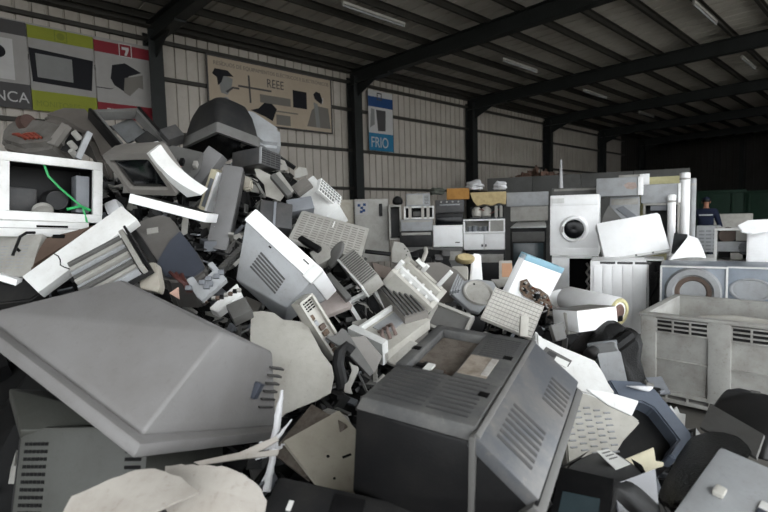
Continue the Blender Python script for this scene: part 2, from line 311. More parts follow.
'tornwhite':[[-2.9411,1.7335,1.7389],[0.889,-0.2308,-0.0861,0.386],[[-0.1116,0.1414],[-0.0397,0.0938],[0.0306,0.0544],[0.1214,-0.0841],[0.0932,-0.1367],[-0.0012,-0.0992],[-0.0232,-0.0077],[-0.0749,0.0466]],0.02],
'greybar':[[-2.8084,1.7535,1.7116],[0.7669,-0.1013,-0.3645,0.5183],[0.0402,0.04,0.1923]],
'palestrip':[[-2.9428,1.8681,1.7423],[0.7958,-0.0646,-0.3342,0.5009],[0.0323,0.03,0.1821]],
'darkcasing':[[-2.6412,1.5809,1.4741],[0.8047,-0.2326,-0.0572,0.5432],[0.187,0.25,0.1651]],
'bluegreybit':[[-2.6067,1.7557,1.5671],[0.8325,-0.1583,-0.1897,0.4958],[0.1574,0.1,0.0872]],
'greygadget':[[-2.2963,1.6865,1.2785],[0.8321,-0.1193,-0.3349,0.4256],[0.1066,0.08,0.098]],
'blackhandle':[[-2.333,1.627,1.3539],[0.6742,-0.1558,-0.5009,0.5199],[0.0341,0.03,0.1506]],
'leafflap':[[-2.2159,1.721,1.3006],[0.9516,-0.1874,-0.0477,0.239],[[-0.0552,-0.0509],[-0.0298,0.0316],[0.0191,0.0789],[0.0458,0.0608],[0.0375,-0.0157],[-0.0175,-0.103]],0.02],
'ribbedbox':[[-2.0232,1.7373,1.2078],[0.8048,-0.2382,-0.4504,0.3045],[0.099,0.1,0.2605]],
'pinkpanel':[[-2.0295,1.5266,1.0794],[0.6995,-0.2869,-0.3716,0.5387],[0.1519,0.03,0.1791]],
'darkbar':[[-1.99,1.5506,1.1478],[0.7588,-0.1512,-0.3921,0.4977],[0.0326,0.04,0.1764]],
'disc':[[-2.5229,2.5581,1.2371],[0.8778,-0.2701,-0.1032,0.3818],[[-0.0577,0.0969],[0.0076,0.08],[0.0499,0.0213],[0.0698,-0.0446],[0.0755,-0.0933],[-0.0736,-0.0771],[-0.0729,0.0213]],0.02],
'blackbar':[[-2.4935,2.2939,1.2548],[0.8861,-0.2212,-0.0228,0.4066],[0.1771,0.03,0.0208]],
'roundmonrim':[[-2.388,0.7877,1.3471],[0.8344,-0.0491,-0.3778,0.3983],[0.027,0.02,0.3323]],
'roundmon':[[-2.4037,0.8751,1.3993],[0.8195,-0.3479,-0.1595,0.4266],[[-0.1926,0.0781],[-0.1669,0.1247],[-0.1238,0.1592],[-0.0722,0.1807],[-0.0395,0.1812],[-0.0065,0.1539],[0.0514,0.0605],[0.1555,-0.0846],[0.2093,-0.1856],[0.1571,-0.242],[0.0376,-0.2353],[-0.0454,-0.1144]],0.02],
'diagstrip':[[-2.432,0.5345,1.3903],[0.7335,-0.0724,-0.4565,0.4983],[0.4741,0.05,0.11]],
'rack':[[-2.1482,0.5545,1.3311],[0.7652,-0.2349,-0.4358,0.4116],[0.2531,0.05,0.269]],
'beigepiece':[[-2.0377,0.6659,1.2912],[0.8991,-0.1877,-0.0674,0.3898],[[-0.0623,0.0408],[-0.0019,0.0573],[0.0144,0.0532],[0.0428,-0.0363],[0.0391,-0.0642],[-0.0328,-0.0483]],0.02],
'brownbulb':[[-2.8838,0.513,1.4083],[0.8744,-0.2809,-0.1079,0.3805],[[-0.0858,-0.1701],[-0.0983,-0.0826],[-0.097,-0.0318],[-0.0813,0.0492],[-0.0049,0.0729],[0.0854,0.1028],[0.18,0.1392],[0.1109,0.02],[0.0028,-0.0826]],0.02],
'newspanel':[[-3.039,0.3703,1.3468],[0.9239,-0.2147,-0.0848,0.3051],[0.2515,0.03,0.2225]],
'bracket':[[-1.9419,0.838,1.2685],[0.851,-0.2733,-0.1188,0.4325],[[-0.0693,0.0004],[-0.0442,0.0138],[-0.0166,-0.0223],[0.0304,0.0409],[0.0037,0.0688],[0.0219,0.0829],[0.0894,-0.0005],[0.0038,-0.0969],[-0.0172,-0.0794]],0.02],
'pcbframe':[[-1.88,0.8945,1.1883],[0.8574,-0.3293,-0.1289,0.3739],[[-0.0564,-0.0436],[-0.016,0.0123],[0.0332,0.075],[0.0627,0.0218],[-0.0212,-0.0618]],0.02],
'whiteslab':[[-2.6595,1.0108,1.5679],[0.9174,-0.0646,0.1223,0.3731],[0.4077,0.16,0.0473]],
'whitefoam':[[-3.1797,0.8702,1.5773],[0.8555,-0.0919,-0.2685,0.4332],[0.0788,0.1,0.0856]],
'pinktriangle':[[-1.8166,0.6756,1.244],[0.889,-0.2308,-0.0861,0.386],[[-0.0228,0.0],[0.0058,0.023],[0.017,-0.0228]],0.02],
'greychunk':[[-1.7776,0.903,1.1475],[0.7768,-0.2093,-0.3518,0.4786],[0.0789,0.06,0.0715]],
'greysheet':[[-2.1597,2.5569,1.0561],[0.8574,-0.3293,-0.1289,0.3739],[[-0.1498,0.1527],[0.0022,0.1613],[0.1135,0.0937],[0.1903,-0.0207],[0.0586,-0.1612],[-0.0853,-0.1763],[-0.1305,-0.0287]],0.02],
'darkparts':[[-2.4661,2.7571,1.1729],[0.889,-0.2308,-0.0861,0.386],[[-0.167,0.046],[-0.0316,0.0952],[0.1321,0.0787],[0.1847,-0.0508],[0.021,-0.0985],[-0.1394,-0.0668]],0.02],
'whitebitA':[[-3.3788,1.0015,1.9543],[0.8706,-0.2926,-0.113,0.3791],[[-0.0553,0.0203],[-0.0212,0.0545],[0.0594,-0.0135],[0.0436,-0.0469],[-0.0272,-0.0135]],0.02],
'whitebitB':[[-3.4687,1.2049,2.0095],[0.8706,-0.2926,-0.113,0.3791],[[-0.0469,0.0159],[0.0215,0.0341],[0.0456,-0.0113],[-0.0202,-0.0382]],0.02],
'roundfrag':[[-2.8534,1.5333,1.7327],[0.9018,-0.1741,-0.0615,0.3907],[[-0.042,0.0285],[-0.0064,0.049],[0.0336,0.0149],[0.0315,-0.0391],[-0.0168,-0.0526]],0.02],
'whitebar':[[-2.7067,0.2975,1.2676],[0.934,-0.0343,0.1388,0.3274],[0.1015,0.03,0.0292]],
'darkcorner':[[-2.6372,0.3146,1.2249],[0.8574,-0.3293,-0.1289,0.3739],[[-0.1193,0.0405],[-0.0254,0.0249],[0.0238,0.0722],[0.1106,-0.011],[0.0762,-0.0513],[-0.0671,-0.071]],0.02],
'cardbit':[[-2.2688,1.1986,1.0618],[0.8329,-0.3196,-0.1435,0.4284],[[-0.0182,0.0694],[0.0642,0.0268],[0.0315,-0.0591],[-0.0765,-0.0346]],0.02],
'paleshard':[[-1.952,1.6665,0.9362],[0.8072,-0.3062,-0.1552,0.4802],[[-0.0476,0.0238],[0.0295,0.0448],[0.0547,-0.0094],[-0.0356,-0.0577]],0.02],
'crossbit':[[-2.1788,2.0379,1.1707],[0.8778,-0.2701,-0.1032,0.3818],[[-0.0638,0.0648],[0.0572,0.0237],[0.0447,-0.0568],[-0.0388,-0.0302]],0.02],
'shardwhite':[[-1.6345,1.7033,0.8708],[0.8706,-0.2926,-0.113,0.3791],[[-0.0624,0.0013],[0.0059,0.0371],[0.0627,0.0064],[-0.006,-0.044]],0.02],
'underlip':[[-0.9794,1.8798,0.8137],[0.9329,-0.0874,-0.0234,0.3486],[[-0.0665,0.0713],[-0.0034,0.0241],[0.0668,-0.0264],[0.0503,-0.0508],[-0.0047,-0.0322],[-0.0436,0.0151]],0.02],
'graybit':[[-1.1964,2.3182,0.9044],[0.8423,-0.2172,-0.0998,0.4831],[[-0.0374,0.0346],[0.0329,0.0481],[0.0344,-0.0344],[-0.0295,-0.0472]],0.02],
'wedgeleft':[[-2.8511,1.6621,1.5597],[0.929,-0.2932,-0.07,0.2146],[[-0.1006,0.0437],[-0.0136,0.0797],[0.1107,-0.0274],[-0.0002,-0.0924]],0.02],
'fridgeA':[[-6.9876,5.6829,1.263],[0.903,0.0,0.0,0.4296],[0.2697,0.55,1.0788]],
'fridgeB':[[-6.6212,5.9628,1.2634],[0.9136,-0.0,-0.0,0.4067],[0.5848,0.6,1.0836]],
'tallcab':[[-6.1287,6.062,1.393],[0.9228,-0.0,0.0,0.3852],[0.21,0.4,0.588]],
'blacklump':[[-6.0639,6.0643,1.7646],[0.9239,-0.0,-0.0,0.3827],[0.1848,0.25,0.1596]],
'microA':[[-5.8748,6.3737,1.7643],[0.9315,0.0,0.0,0.3638],[0.4032,0.4,0.21]],
'openframeA':[[-5.8541,6.3702,1.5484],[0.9317,0.0,-0.0,0.3631],[0.501,0.5,0.2138]],
'whitegreybox':[[-5.8384,6.2902,1.3423],[0.9308,0.0,-0.0,0.3654],[0.5229,0.5,0.1959]],
'darkgreybox':[[-5.835,6.267,1.1109],[0.9306,-0.0,0.0,0.3661],[0.5395,0.5,0.2623]],
'washerA':[[-5.8326,6.241,0.5486],[0.9302,-0.0,-0.0,0.367],[0.5312,0.55,0.8599]],
'tanbox':[[-5.4525,6.9394,1.8512],[0.9451,0.0,0.0,0.3269],[0.374,0.35,0.1972]],
'stoveA':[[-5.5259,6.7998,1.6396],[0.9424,-0.0,-0.0,0.3346],[0.4788,0.5,0.2218]],
'blackoven':[[-5.5234,6.7781,1.4271],[0.9421,0.0,0.0,0.3353],[0.462,0.5,0.1982]],
'whitedish':[[-5.466,6.6606,1.1474],[0.9415,-0.0,0.0,0.3369],[0.4897,0.5,0.3619]],
'greydish':[[-5.4704,6.6577,0.5294],[0.9414,0.0,-0.0,0.3372],[0.501,0.5,0.8651]],
'foamblock':[[-5.0461,7.2457,1.749],[0.9541,0.0,-0.0,0.2995],[0.6048,0.4,0.2318]],
'compressor':[[-5.0631,7.2372,1.5217],[0.9538,0.0,-0.0,0.3005],[0.5712,0.45,0.2184]],
'shelfcab':[[-5.0306,7.0999,1.2977],[0.9529,0.0,0.0,0.3034],[0.6806,0.45,0.2291]],
'cupboard':[[-5.0204,7.0812,1.0413],[0.9528,0.0,0.0,0.3035],[0.6806,0.45,0.2789]],
'blackcab':[[-5.0393,7.1427,0.4826],[0.9532,-0.0,-0.0,0.3024],[0.6552,0.45,0.8198]],
'boxE':[[-4.5806,7.7323,1.7307],[0.9645,-0.0,0.0,0.2642],[0.6804,0.4,0.2352]],
'boxF':[[-4.5891,7.8028,1.4855],[0.9649,0.0,0.0,0.2627],[0.6084,0.45,0.2501]],
'ovenE':[[-4.4568,7.5499,0.638],[0.9647,-0.0,-0.0,0.2635],[0.5658,0.55,1.23]],
'washer':[[-3.2391,6.7378,1.3144],[0.9819,0.0,0.0,0.1894],[0.6179,0.6,0.8174]],
'openmachine':[[-3.1672,6.5801,0.4539],[0.975,0.0,-0.0,0.2224],[0.5808,0.6,0.9214]],
'greytop':[[-3.946,8.1803,1.7913],[0.9749,-0.0,-0.0,0.2228],[0.7216,0.5,0.205]],
'slatmachine':[[-2.2679,5.747,0.5691],[0.9824,-0.0,0.0,0.1868],[0.5508,0.55,0.7776]],
'rustfridge':[[-3.1114,7.8919,1.8498],[0.9824,0.0,0.0,0.1867],[0.6216,0.5,0.2738]],
'fridgeback':[[-3.2733,8.9024,1.9879],[0.9845,-0.0,0.0,0.1753],[0.4428,0.5,0.1886]],
'whitebin':[[-3.1173,8.1315,1.458],[0.9833,-0.0,0.0,0.182],[0.4104,0.5,0.5138]],
'yellowfridge':[[-2.9806,9.393,1.0797],[0.9882,-0.0,-0.0,0.153],[0.7224,0.5,1.932]],
'greyfridge':[[-2.7454,8.5495,1.7413],[0.988,-0.0,-0.0,0.1547],[0.5168,0.5,0.2888]],
'framestand':[[-2.7097,8.5059,1.3153],[0.9881,0.0,0.0,0.1536],[0.4864,0.45,0.5594]],
'bluecrate':[[-2.0134,8.2965,1.0704],[0.9929,-0.0,-0.0,0.1188],[0.294,0.4,0.364]],
'wreck':[[-1.4667,7.1734,1.0555],[0.9949,-0.0,-0.0,0.1007],[0.4002,0.5,0.4176]],
'whiteend':[[-1.0912,6.976,1.0495],[0.997,0.0,-0.0,0.0775],[0.4212,0.5,0.378]],
'longbox':[[-3.7328,17.6503,0.6173],[0.9946,0.0,0.0,0.104],[1.0512,0.6,1.4016]],
'drumL':[[-1.4928,5.6414,0.6915],[0.9916,-0.0,-0.0,0.129],[0.5463,0.6,0.532]],
'drumR':[[-1.0801,6.0568,0.6726],[0.9961,-0.0,0.0,0.0881],[0.5653,0.6,0.5225]],
'sideopen':[[-2.0937,6.3351,0.5501],[0.9873,-0.0,0.0,0.1589],[0.2127,0.4,0.7705]],
'underA':[[-2.0387,8.1651,0.3601],[0.9925,-0.0,0.0,0.122],[0.8418,0.6,0.9315]],
'skipA':[[-4.855,20.6708,1.3749],[0.9934,-0.0,0.0,0.1151],[1.666,1.6,1.445]],
'skipB':[[-3.4891,22.0653,1.3355],[0.9969,0.0,0.0,0.0783],[2.006,1.6,1.462]],
'tiltcase':[[-2.3251,6.2961,1.1715],[0.9392,-0.1645,-0.1325,0.2706],[0.7289,0.12,0.4641]],
'silversheet':[[-1.6744,6.2213,1.0993],[0.8329,-0.3196,-0.1435,0.4284],[[0.0638,0.1592],[0.1921,0.1456],[0.1307,-0.1481],[-0.2998,-0.1615],[-0.0762,0.0165]],0.02],
'greywing':[[-1.8328,6.3719,1.1],[0.9502,-0.2536,0.033,0.1782],[0.1321,0.02,0.2596]],
'darksheet':[[-2.7385,6.7364,1.4058],[0.927,-0.2339,-0.0679,0.2852],[[-0.0234,0.1931],[0.118,-0.02],[0.1476,-0.094],[-0.1484,-0.1336],[-0.0964,0.0587]],0.02],
'slatpanel':[[-2.6096,6.8877,1.4606],[0.7776,-0.3161,-0.3375,0.4261],[0.1226,0.02,0.2747]],
'lidsheet':[[-1.1615,6.4958,1.2981],[0.8022,-0.4472,-0.1805,0.3519],[[-0.1586,0.0225],[0.0048,0.1205],[0.2546,0.1405],[0.1871,-0.0539],[-0.0987,-0.1286],[-0.1814,-0.0915]],0.02],
'carton':[[-2.3383,3.6063,0.991],[0.9399,-0.21,-0.0678,0.2607],[0.1044,0.2,0.1695]],
'creamtower':[[-2.5078,3.4306,1.0547],[0.909,-0.1315,-0.043,0.3932],[[-0.0272,0.1222],[0.04,0.1136],[0.048,-0.1166],[-0.0606,-0.1166]],0.06],
'motorbody':[[-2.5976,3.3185,0.9986],[0.9286,-0.2182,-0.0626,0.2934],[0.1357,0.1,0.1229]],
'motorhead':[[-2.5795,3.3651,1.1299],[0.9223,-0.1931,-0.0391,0.3325],[0.1274,0.1,0.0739]],
'greywedge':[[-2.0751,3.1511,0.9923],[0.8574,-0.3293,-0.1289,0.3739],[[-0.0795,0.0291],[0.0766,0.0291],[0.0402,-0.0155],[-0.0372,-0.042]],0.02],
'boilerA':[[-1.927,4.153,0.715],[1,0,0,0]],
'boilerB':[[-1.592,4.068,0.691],[1,0,0,0]],
'lidring':[[-2.17,4.331,0.682],[1,0,0,0]],
'lowwallA':[[-8.536,12.266,2.505],[1,0,0,0]],
'lowwallB':[[-3.9,14.261,2.513],[1,0,0,0]],
'person':[[-3.726,15.054,1.455],[1,0,0,0]],
'pt0':[[-2.502,8.304,1.412],[1,0,0,0]],
'pt1':[[-2.535,9.025,1.625],[1,0,0,0]],
'pt2':[[-2.519,9.348,1.739],[1,0,0,0]],
'pt3':[[-6.271,12.22,2.825],[1,0,0,0]],
'pt4':[[-7.634,12.508,2.643],[1,0,0,0]],
'pt5':[[-5.15,7.02,1.959],[1,0,0,0]],
'pt6':[[-4.858,7.329,1.948],[1,0,0,0]],
'pt7':[[-5.591,6.545,1.891],[1,0,0,0]],
}
HALL = set("fridgeA fridgeB tallcab blacklump microA openframeA whitegreybox darkgreybox washerA tanbox stoveA blackoven whitedish greydish foamblock compressor shelfcab cupboard blackcab boxE boxF ovenE washer openmachine greytop slatmachine rustfridge fridgeback whitebin yellowfridge greyfridge framestand bluecrate wreck whiteend longbox drumL drumR sideopen underA skipA skipB tiltcase silversheet greywing darksheet slatpanel lidsheet container".split())
# ------------------------------------------------------------------ camera
HC = 1.5
Rc = Matrix(((.687104, -.040133, .72545), (.726124, .072476, -.683733), (-.025137, .996562, .07894)))
cam = bpy.data.cameras.new('camera'); camo = bpy.data.objects.new('camera', cam); COL.objects.link(camo)
cam.sensor_width = 36; cam.lens = 36 * 500 / 768; cam.clip_start = .05; cam.clip_end = 200
camo.matrix_world = Matrix.Translation((0, 0, HC)) @ Rc.to_4x4()
cam.dof.use_dof = True; cam.dof.focus_distance = 2.9; cam.dof.aperture_fstop = 4.0
bpy.context.scene.camera = camo

# ------------------------------------------------------------------ the hall
WX, Y0, Y1, XR, ZR = -10.3, -9., 33., 4.5, 5.4
struct(MB().box(-12, XR + .5, -10.6, 36, -.2, 0, 0), 'floor', concrete)
struct(MB().box(-40, 60, -60, 60, -.3, -.02, 0), 'floor_bounce', bounce_ground)  # unseen pale ground, added to bounce daylight up to the ceiling
def corr(length, pitch, gw, gd):
    """profile of a ribbed sheet along its length: (along, depth)"""
    out = []; n = int(length / pitch)
    for i in range(n):
        a = i * pitch
        out += [(a, 0), (a + pitch - gw, 0), (a + pitch - gw * .8, gd), (a + pitch - gw * .2, gd)]
    return out + [(n * pitch, 0)]
def sheet(name, prof, fn, mat):
    mb = MB(); b = bmesh.new()
    A = [b.verts.new(fn(a, d, 0)) for a, d in prof]; B = [b.verts.new(fn(a, d, 1)) for a, d in prof]
    for i in range(len(prof) - 1): b.faces.new((A[i], A[i + 1], B[i + 1], B[i]))
    mb._add(b); o = mb.build(name, mat, smooth=False); o['kind'] = 'structure'; return o
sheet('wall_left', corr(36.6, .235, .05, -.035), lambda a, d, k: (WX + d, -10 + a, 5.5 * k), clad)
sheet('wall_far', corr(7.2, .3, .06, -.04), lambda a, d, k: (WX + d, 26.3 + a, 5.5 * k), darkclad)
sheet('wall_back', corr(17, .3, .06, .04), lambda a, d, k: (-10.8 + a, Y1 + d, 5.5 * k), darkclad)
sheet('wall_right_blocker', corr(17, .3, .06, .04), lambda a, d, k: (XR + d, 16 + a, 5.5 * k), darkclad)  # unseen right wall, closed along here to darken the far end
sheet('wall_end_blocker', corr(7.5, .3, .06, .04), lambda a, d, k: (-10.6 + a, -10.4 + d, 5.5 * k), darkclad)  # unseen end wall, added to cut daylight from behind left
sheet('ceiling', corr(46, .33, .06, .03), lambda a, d, k: (WX - .3 + (XR - WX + .6) * k, -10.5 + a, ZR + .03 + d), roofm)
T = [0]
def trim(mb, mat):
    T[0] += 1; return struct(mb, 'trim_%d' % T[0], mat)
posts = [-6.4, -1.4, 3.6, 8.6, 13.6, 18.6, 23.6, 28.6]
for y in posts:          # columns and rafters
    m = MB(); x = WX + .06
    m.box(x, x + .02, y - .13, y + .13, 0, 5.1, 0); m.box(x + .28, x + .3, y - .13, y + .13, 0, 5.1, 0); m.box(x + .02, x + .28, y - .012, y + .012, 0, 5.1, 0)
    trim(m, steel)
    m = MB(); xa, xb = WX + .06, XR
    m.box(xa, xb, y - .1, y + .1, 4.94, 4.96, 0); m.box(xa, xb, y - .1, y + .1, 5.24, 5.26, 0); m.box(xa, xb, y - .01, y + .01, 4.96, 5.24, 0)
    m.prism([(xa + .3, 4.94), (xa + 1.1, 4.94), (xa + .3, 4.6)], y - .012, y + .012)
    m.box(xa + .0, xa + 1.5, y - .1, y + .1, 4.9, 4.94, 0)
    trim(m, steel)
for k in range(21):      # purlins along the hall
    x = -10.0 + .78 * k + .06
    if x > XR: break
    m = MB(); m.box(x - .03, x + .03, -10.4, 33, 5.26, 5.275, 0); m.box(x - .03, x - .018, -10.4, 33, 5.27, 5.39, 0); m.box(x - .03, x + .03, -10.4, 33, 5.385, 5.395, 0)
    trim(m, galvdark)
for z in (2.26, 3.25, 4.3, 5.0):   # cladding rails
    m = MB(); m.box(WX + .012, WX + .1, -10, 26.6, z - .035, z + .035, .004); trim(m, galvdark)
trim(MB().box(WX + .01, WX + .2, -10, 33, 5.22, 5.5, 0), galvdark)
for x in (-6.5, -2.5, 1.5):   # posts of the back wall
    trim(MB().box(x - .1, x + .1, Y1 - .3, Y1 - .1, 0, 5.3, 0), steel)

# low concrete wall in front of the far bay
a, b_ = Vector(POSE['lowwallA'][0]), Vector(POSE['lowwallB'][0])
d = (b_ - a); d.z = 0; ln = d.length; ang = math.atan2(d.y, d.x)
mw = MB(); top = (a.z + b_.z) / 2
for i in range(4):
    mw.box(ln * i / 4, ln * (i + 1) / 4 - .012, -.1, .1, 0, top, .006)
o = struct(mw, 'wall_partition', lowconc, Matrix.Translation((a.x, a.y, 0)) @ Matrix.Rotation(ang, 4, 'Z'))

# fluorescent tubes under the purlins
def lamp(x, y0, y1, label):
    M = Matrix.Translation((x, (y0 + y1) / 2, 5.2))
    t = thing(None, 'fluorescent_lamp', label, 'ceiling lamp', 'unlit ceiling tubes', M); h = (y1 - y0) / 2
    MB().box(-.028, .028, -h, h, .01, .06, .005).build('housing', palegrey, t)
    MB().tube([(0, -h + .04, -.012), (0, h - .04, -.012)], .016, 10).build('glass_tube', lightgrey, t)
    for s in (-1, 1): MB().box(-.015, .015, s * h - .03 * (s > 0), s * h + .03 * (s < 0), -.03, .01, .003).build('end_cap', palegrey, t)
lamp(-7.0, 5.75, 7.3, 'unlit white ceiling tube at the top edge of the picture, nearest the large pale banner')
lamp(-7.0, 10.7, 12.3, 'unlit white ceiling tube in the middle bay between the first two dark roof beams')
lamp(-7.15, 15.3, 17.0, 'unlit white ceiling tube just beyond the second dark roof beam')
lamp(-7.35, 20.4, 22.0, 'small unlit ceiling tube farthest back over the dark end of the hall')
lamp(-2.9, 10.6, 12.1, 'unlit white ceiling tube at the upper right, nearer side of the right-hand roof beam')
lamp(-3.1, 15.3, 16.8, 'faint unlit ceiling tube at the far right behind the roof beam')

# ------------------------------------------------------------------ banners on the wall
def wallM(y, z): return Matrix(((0, -1, 0, WX + .12), (1, 0, 0, y), (0, 0, 1, z), (0, 0, 0, 1)))
def art(parent, name, mat, pts, y=-.006): return MB().prism(pts, y, y + .003).build(name, mat, parent, smooth=False)
M_ = lambda n, c: plastic(n, c, .7, .15, 4)
pgrey, pdark, plime, pred, ppale = M_('print_grey', (118, 118, 116)), M_('print_dark', (62, 60, 60)), M_('print_lime', (122, 128, 34)), M_('print_red', (112, 20, 32)), M_('print_pale', (140, 137, 134))
pblack, pblue, pcyan, pbeige, pmid, pwhite = M_('print_black', (22, 22, 26)), M_('print_blue', (22, 58, 104)), M_('print_cyan', (26, 100, 134)), M_('print_beige', (160, 146, 128)), M_('print_mid', (102, 98, 92)), M_('print_white', (172, 170, 168))
polive = M_('print_olive', (104, 110, 32))
def circle(cx, cz, r, n=24): return [(cx + r * math.cos(k * 2 * math.pi / n), cz + r * math.sin(k * 2 * math.pi / n)) for k in range(n)]
# grey banner, cut by the left edge of the photo
t = thing(None, 'wall_banner', 'grey appliance banner with white capitals, leftmost on the wall', 'banner', 'collection banners', wallM(.62, 3.42))
rect(t, 'sheet', ppale, 0, 1.0, 0, 1.42, 0)
rect(t, 'top_band', pdark, 0, 1.0, 1.18, 1.40)
rect(t, 'bottom_band', pdark, 0, 1.0, 0, .40)
rect(t, 'printed_picture', pwhite, .1, .8, .45, 1.1)
art(t, 'printed_porthole', pblack, circle(.60, .88, .1))
text(t, 'BRANCA', .24, .97, .1, -.005, pwhite, 'lettering', .92, 'RIGHT')
# lime banner with a television
t = thing(None, 'wall_banner', 'banner with lime green bands and a picture of a television', 'banner', 'collection banners', wallM(1.63, 3.42))
rect(t, 'sheet', ppale, 0, .97, 0, 1.42, 0)
rect(t, 'top_band', plime, 0, .97, 1.18, 1.39); rect(t, 'bottom_band', plime, 0, .97, 0, .33)
MB().ring(.38, .57, 1.19, 1.38, .014, -.007, -.004, 0).build('emblem_square', polive, t)
art(t, 'emblem_disc', polive, circle(.475, 1.285, .06))
art(t, 'printed_television', pblack, [(.03, .47), (.90, .44), (.95, .97), (.0, 1.02)])
art(t, 'printed_screen', pgrey, [(.10, .55), (.62, .54), (.62, .93), (.09, .94)], -.009)
text(t, 'MONITORES', .13, .05, .08, -.005, polive, 'lettering', .9)
# red banner
t = thing(None, 'wall_banner', 'white banner with red bands and a picture of a small machine', 'banner', 'collection banners', wallM(2.61, 3.42))
rect(t, 'sheet', ppale, 0, .97, 0, 1.42, 0)
rect(t, 'top_band', pred, 0, .97, 1.16, 1.36); rect(t, 'bottom_band', pred, 0, .97, 0, .27)
rect(t, 'emblem_square', pred, .41, .63, 1.14, 1.38, -.006)
MB().ring(.41, .63, 1.14, 1.38, .014, -.009, -.006, 0).build('emblem_border', pwhite, t)
art(t, 'emblem_figure', pwhite, [(.46, 1.32), (.58, 1.32), (.58, 1.27), (.54, 1.17), (.50, 1.17), (.53, 1.27), (.46, 1.27)], -.009)
art(t, 'printed_machine', pblack, [(.24, .72), (.28, .96), (.5, 1.03), (.78, .9), (.55, .8), (.48, .5), (.3, .6)])
art(t, 'printed_machine_front', pmid, [(.48, .76), (.8, .86), (.8, .6), (.72, .62), (.55, .44), (.45, .5)], -.009)
art(t, 'printed_flex', pblack, [(0, .52), (.24, .52), (.3, .56), (.24, .535), (0, .535)])
text(t, 'ELECTRO', .17, .14, .06, -.005, pwhite, 'lettering', .95)
# large REEE banner
t = thing(None, 'wall_banner', 'large pale banner lettered REEE on the ribbed wall', 'banner', None, wallM(4.70, 3.62))
w, h = 3.2, 1.31
rect(t, 'sheet', pbeige, 0, w, 0, h, 0)
MB().ring(-.02, w + .02, -.02, h + .02, .03, -.012, .01, 0).build('banner_frame', pdark, t)
text(t, 'RESÍDUOS DE EQUIPAMENTOS ELÉCTRICOS E ELECTRÓNICOS', .115, w / 2 + .03, 1.14, -.005, pmid, 'heading', .93, 'CENTER')
text(t, 'REEE', .27, 1.38, .86, -.005, pdark, 'title', .8)
art(t, 'printed_headset', pblack, [(.1, .95), (.16, 1.06), (.45, 1.06), (.58, .95), (.35, .93), (.3, .8), (.22, .72), (.2, .88)])
art(t, 'printed_face', pgrey, [(.22, .92), (.34, .96), (.56, .9), (.52, .7), (.42, .55), (.28, .58)], -.0045)
art(t, 'printed_strap', pdark, [(.38, .62), (.55, .74), (.7, .74), (.7, .70), (.56, .70), (.42, .59)])
art(t, 'printed_cord', pdark, [(.92, 1.04), (.96, 1.04), (.98, .45), (.94, .45)])
rect(t, 'printed_bar', pdark, .68, 1.5, .76, .8, -.006)
rect(t, 'printed_panel', pmid, 1.2, 2.0, .5, .68, -.006)
rect(t, 'printed_monitor', pblack, 2.07, 2.46, .5, .9, -.006)
rect(t, 'printed_shelf', pmid, 1.6, 2.2, .34, .37, -.006)
art(t, 'printed_camcorder', pblack, [(1.15, .36), (1.3, .5), (1.5, .5), (1.62, .4), (1.5, .12), (1.3, .2), (.95, .3)])
rect(t, 'printed_box', pmid, 1.6, 1.98, .05, .28, -.006)
art(t, 'printed_handset', pblack, [(2.66, .88), (2.74, .96), (2.86, .94), (2.93, .78), (2.9, .68), (2.8, .72), (2.7, .78)])
art(t, 'printed_glow', pwhite, [(2.84, .82), (2.96, .84), (2.94, .7), (2.84, .7)], -.0045)
art(t, 'printed_figure', pmid, [(2.45, .1), (2.6, .5), (2.75, .62), (3.1, .6), (3.16, .1)])
art(t, 'printed_sleeve', pgrey, [(2.72, .1), (2.66, .7), (2.78, .66), (2.84, .1)], -.009)
# FRIO sign
t = thing(None, 'wall_banner', 'narrow banner lettered FRIO in blue beside the steel column', 'banner', None, wallM(9.15, 3.3))
rect(t, 'sheet', pwhite, 0, .92, 0, 1.6, 0)
rect(t, 'top_band', pblue, 0, .92, 1.17, 1.44); rect(t, 'bottom_band', pcyan, 0, .92, 0, .47)
MB().ring(.32, .5, 1.36, 1.56, .03, -.007, -.004, 0).build('emblem', pdark, t)
art(t, 'printed_refrigerator', pdark, [(.28, 1.1), (.64, 1.1), (.62, .55), (.34, .53)])
art(t, 'printed_panel', pgrey, [(.05, .6), (.22, .7), (.22, 1.1), (.1, 1.12)])
text(t, 'FRIO', .40, .06, .09, -.005, pwhite, 'lettering', .78)

# ------------------------------------------------------------------ stacked appliances along the wall
def cab(key, name, label, cat, mat, extra=None, group=None, bev=.012):
    W, D, H = dims(key)
    t = thing(key, name, label, cat, group)
    MB().box(-W / 2, W / 2, -D / 2, D / 2, -H / 2, H / 2, bev).build('casing', mat, t)
    if extra: extra(t, W, D, H, -D / 2)
    return t
def handle(t, x, z, w, y, mat=palegrey): MB().box(x - w / 2, x + w / 2, y - .03, y, z - .012, z + .012, .006).build('handle', mat, t)
def door(t, x0, x1, z0, z1, y, mat, name='door'): return MB().box(x0, x1, y - .022, y, z0, z1, .006).build(name, mat, t)

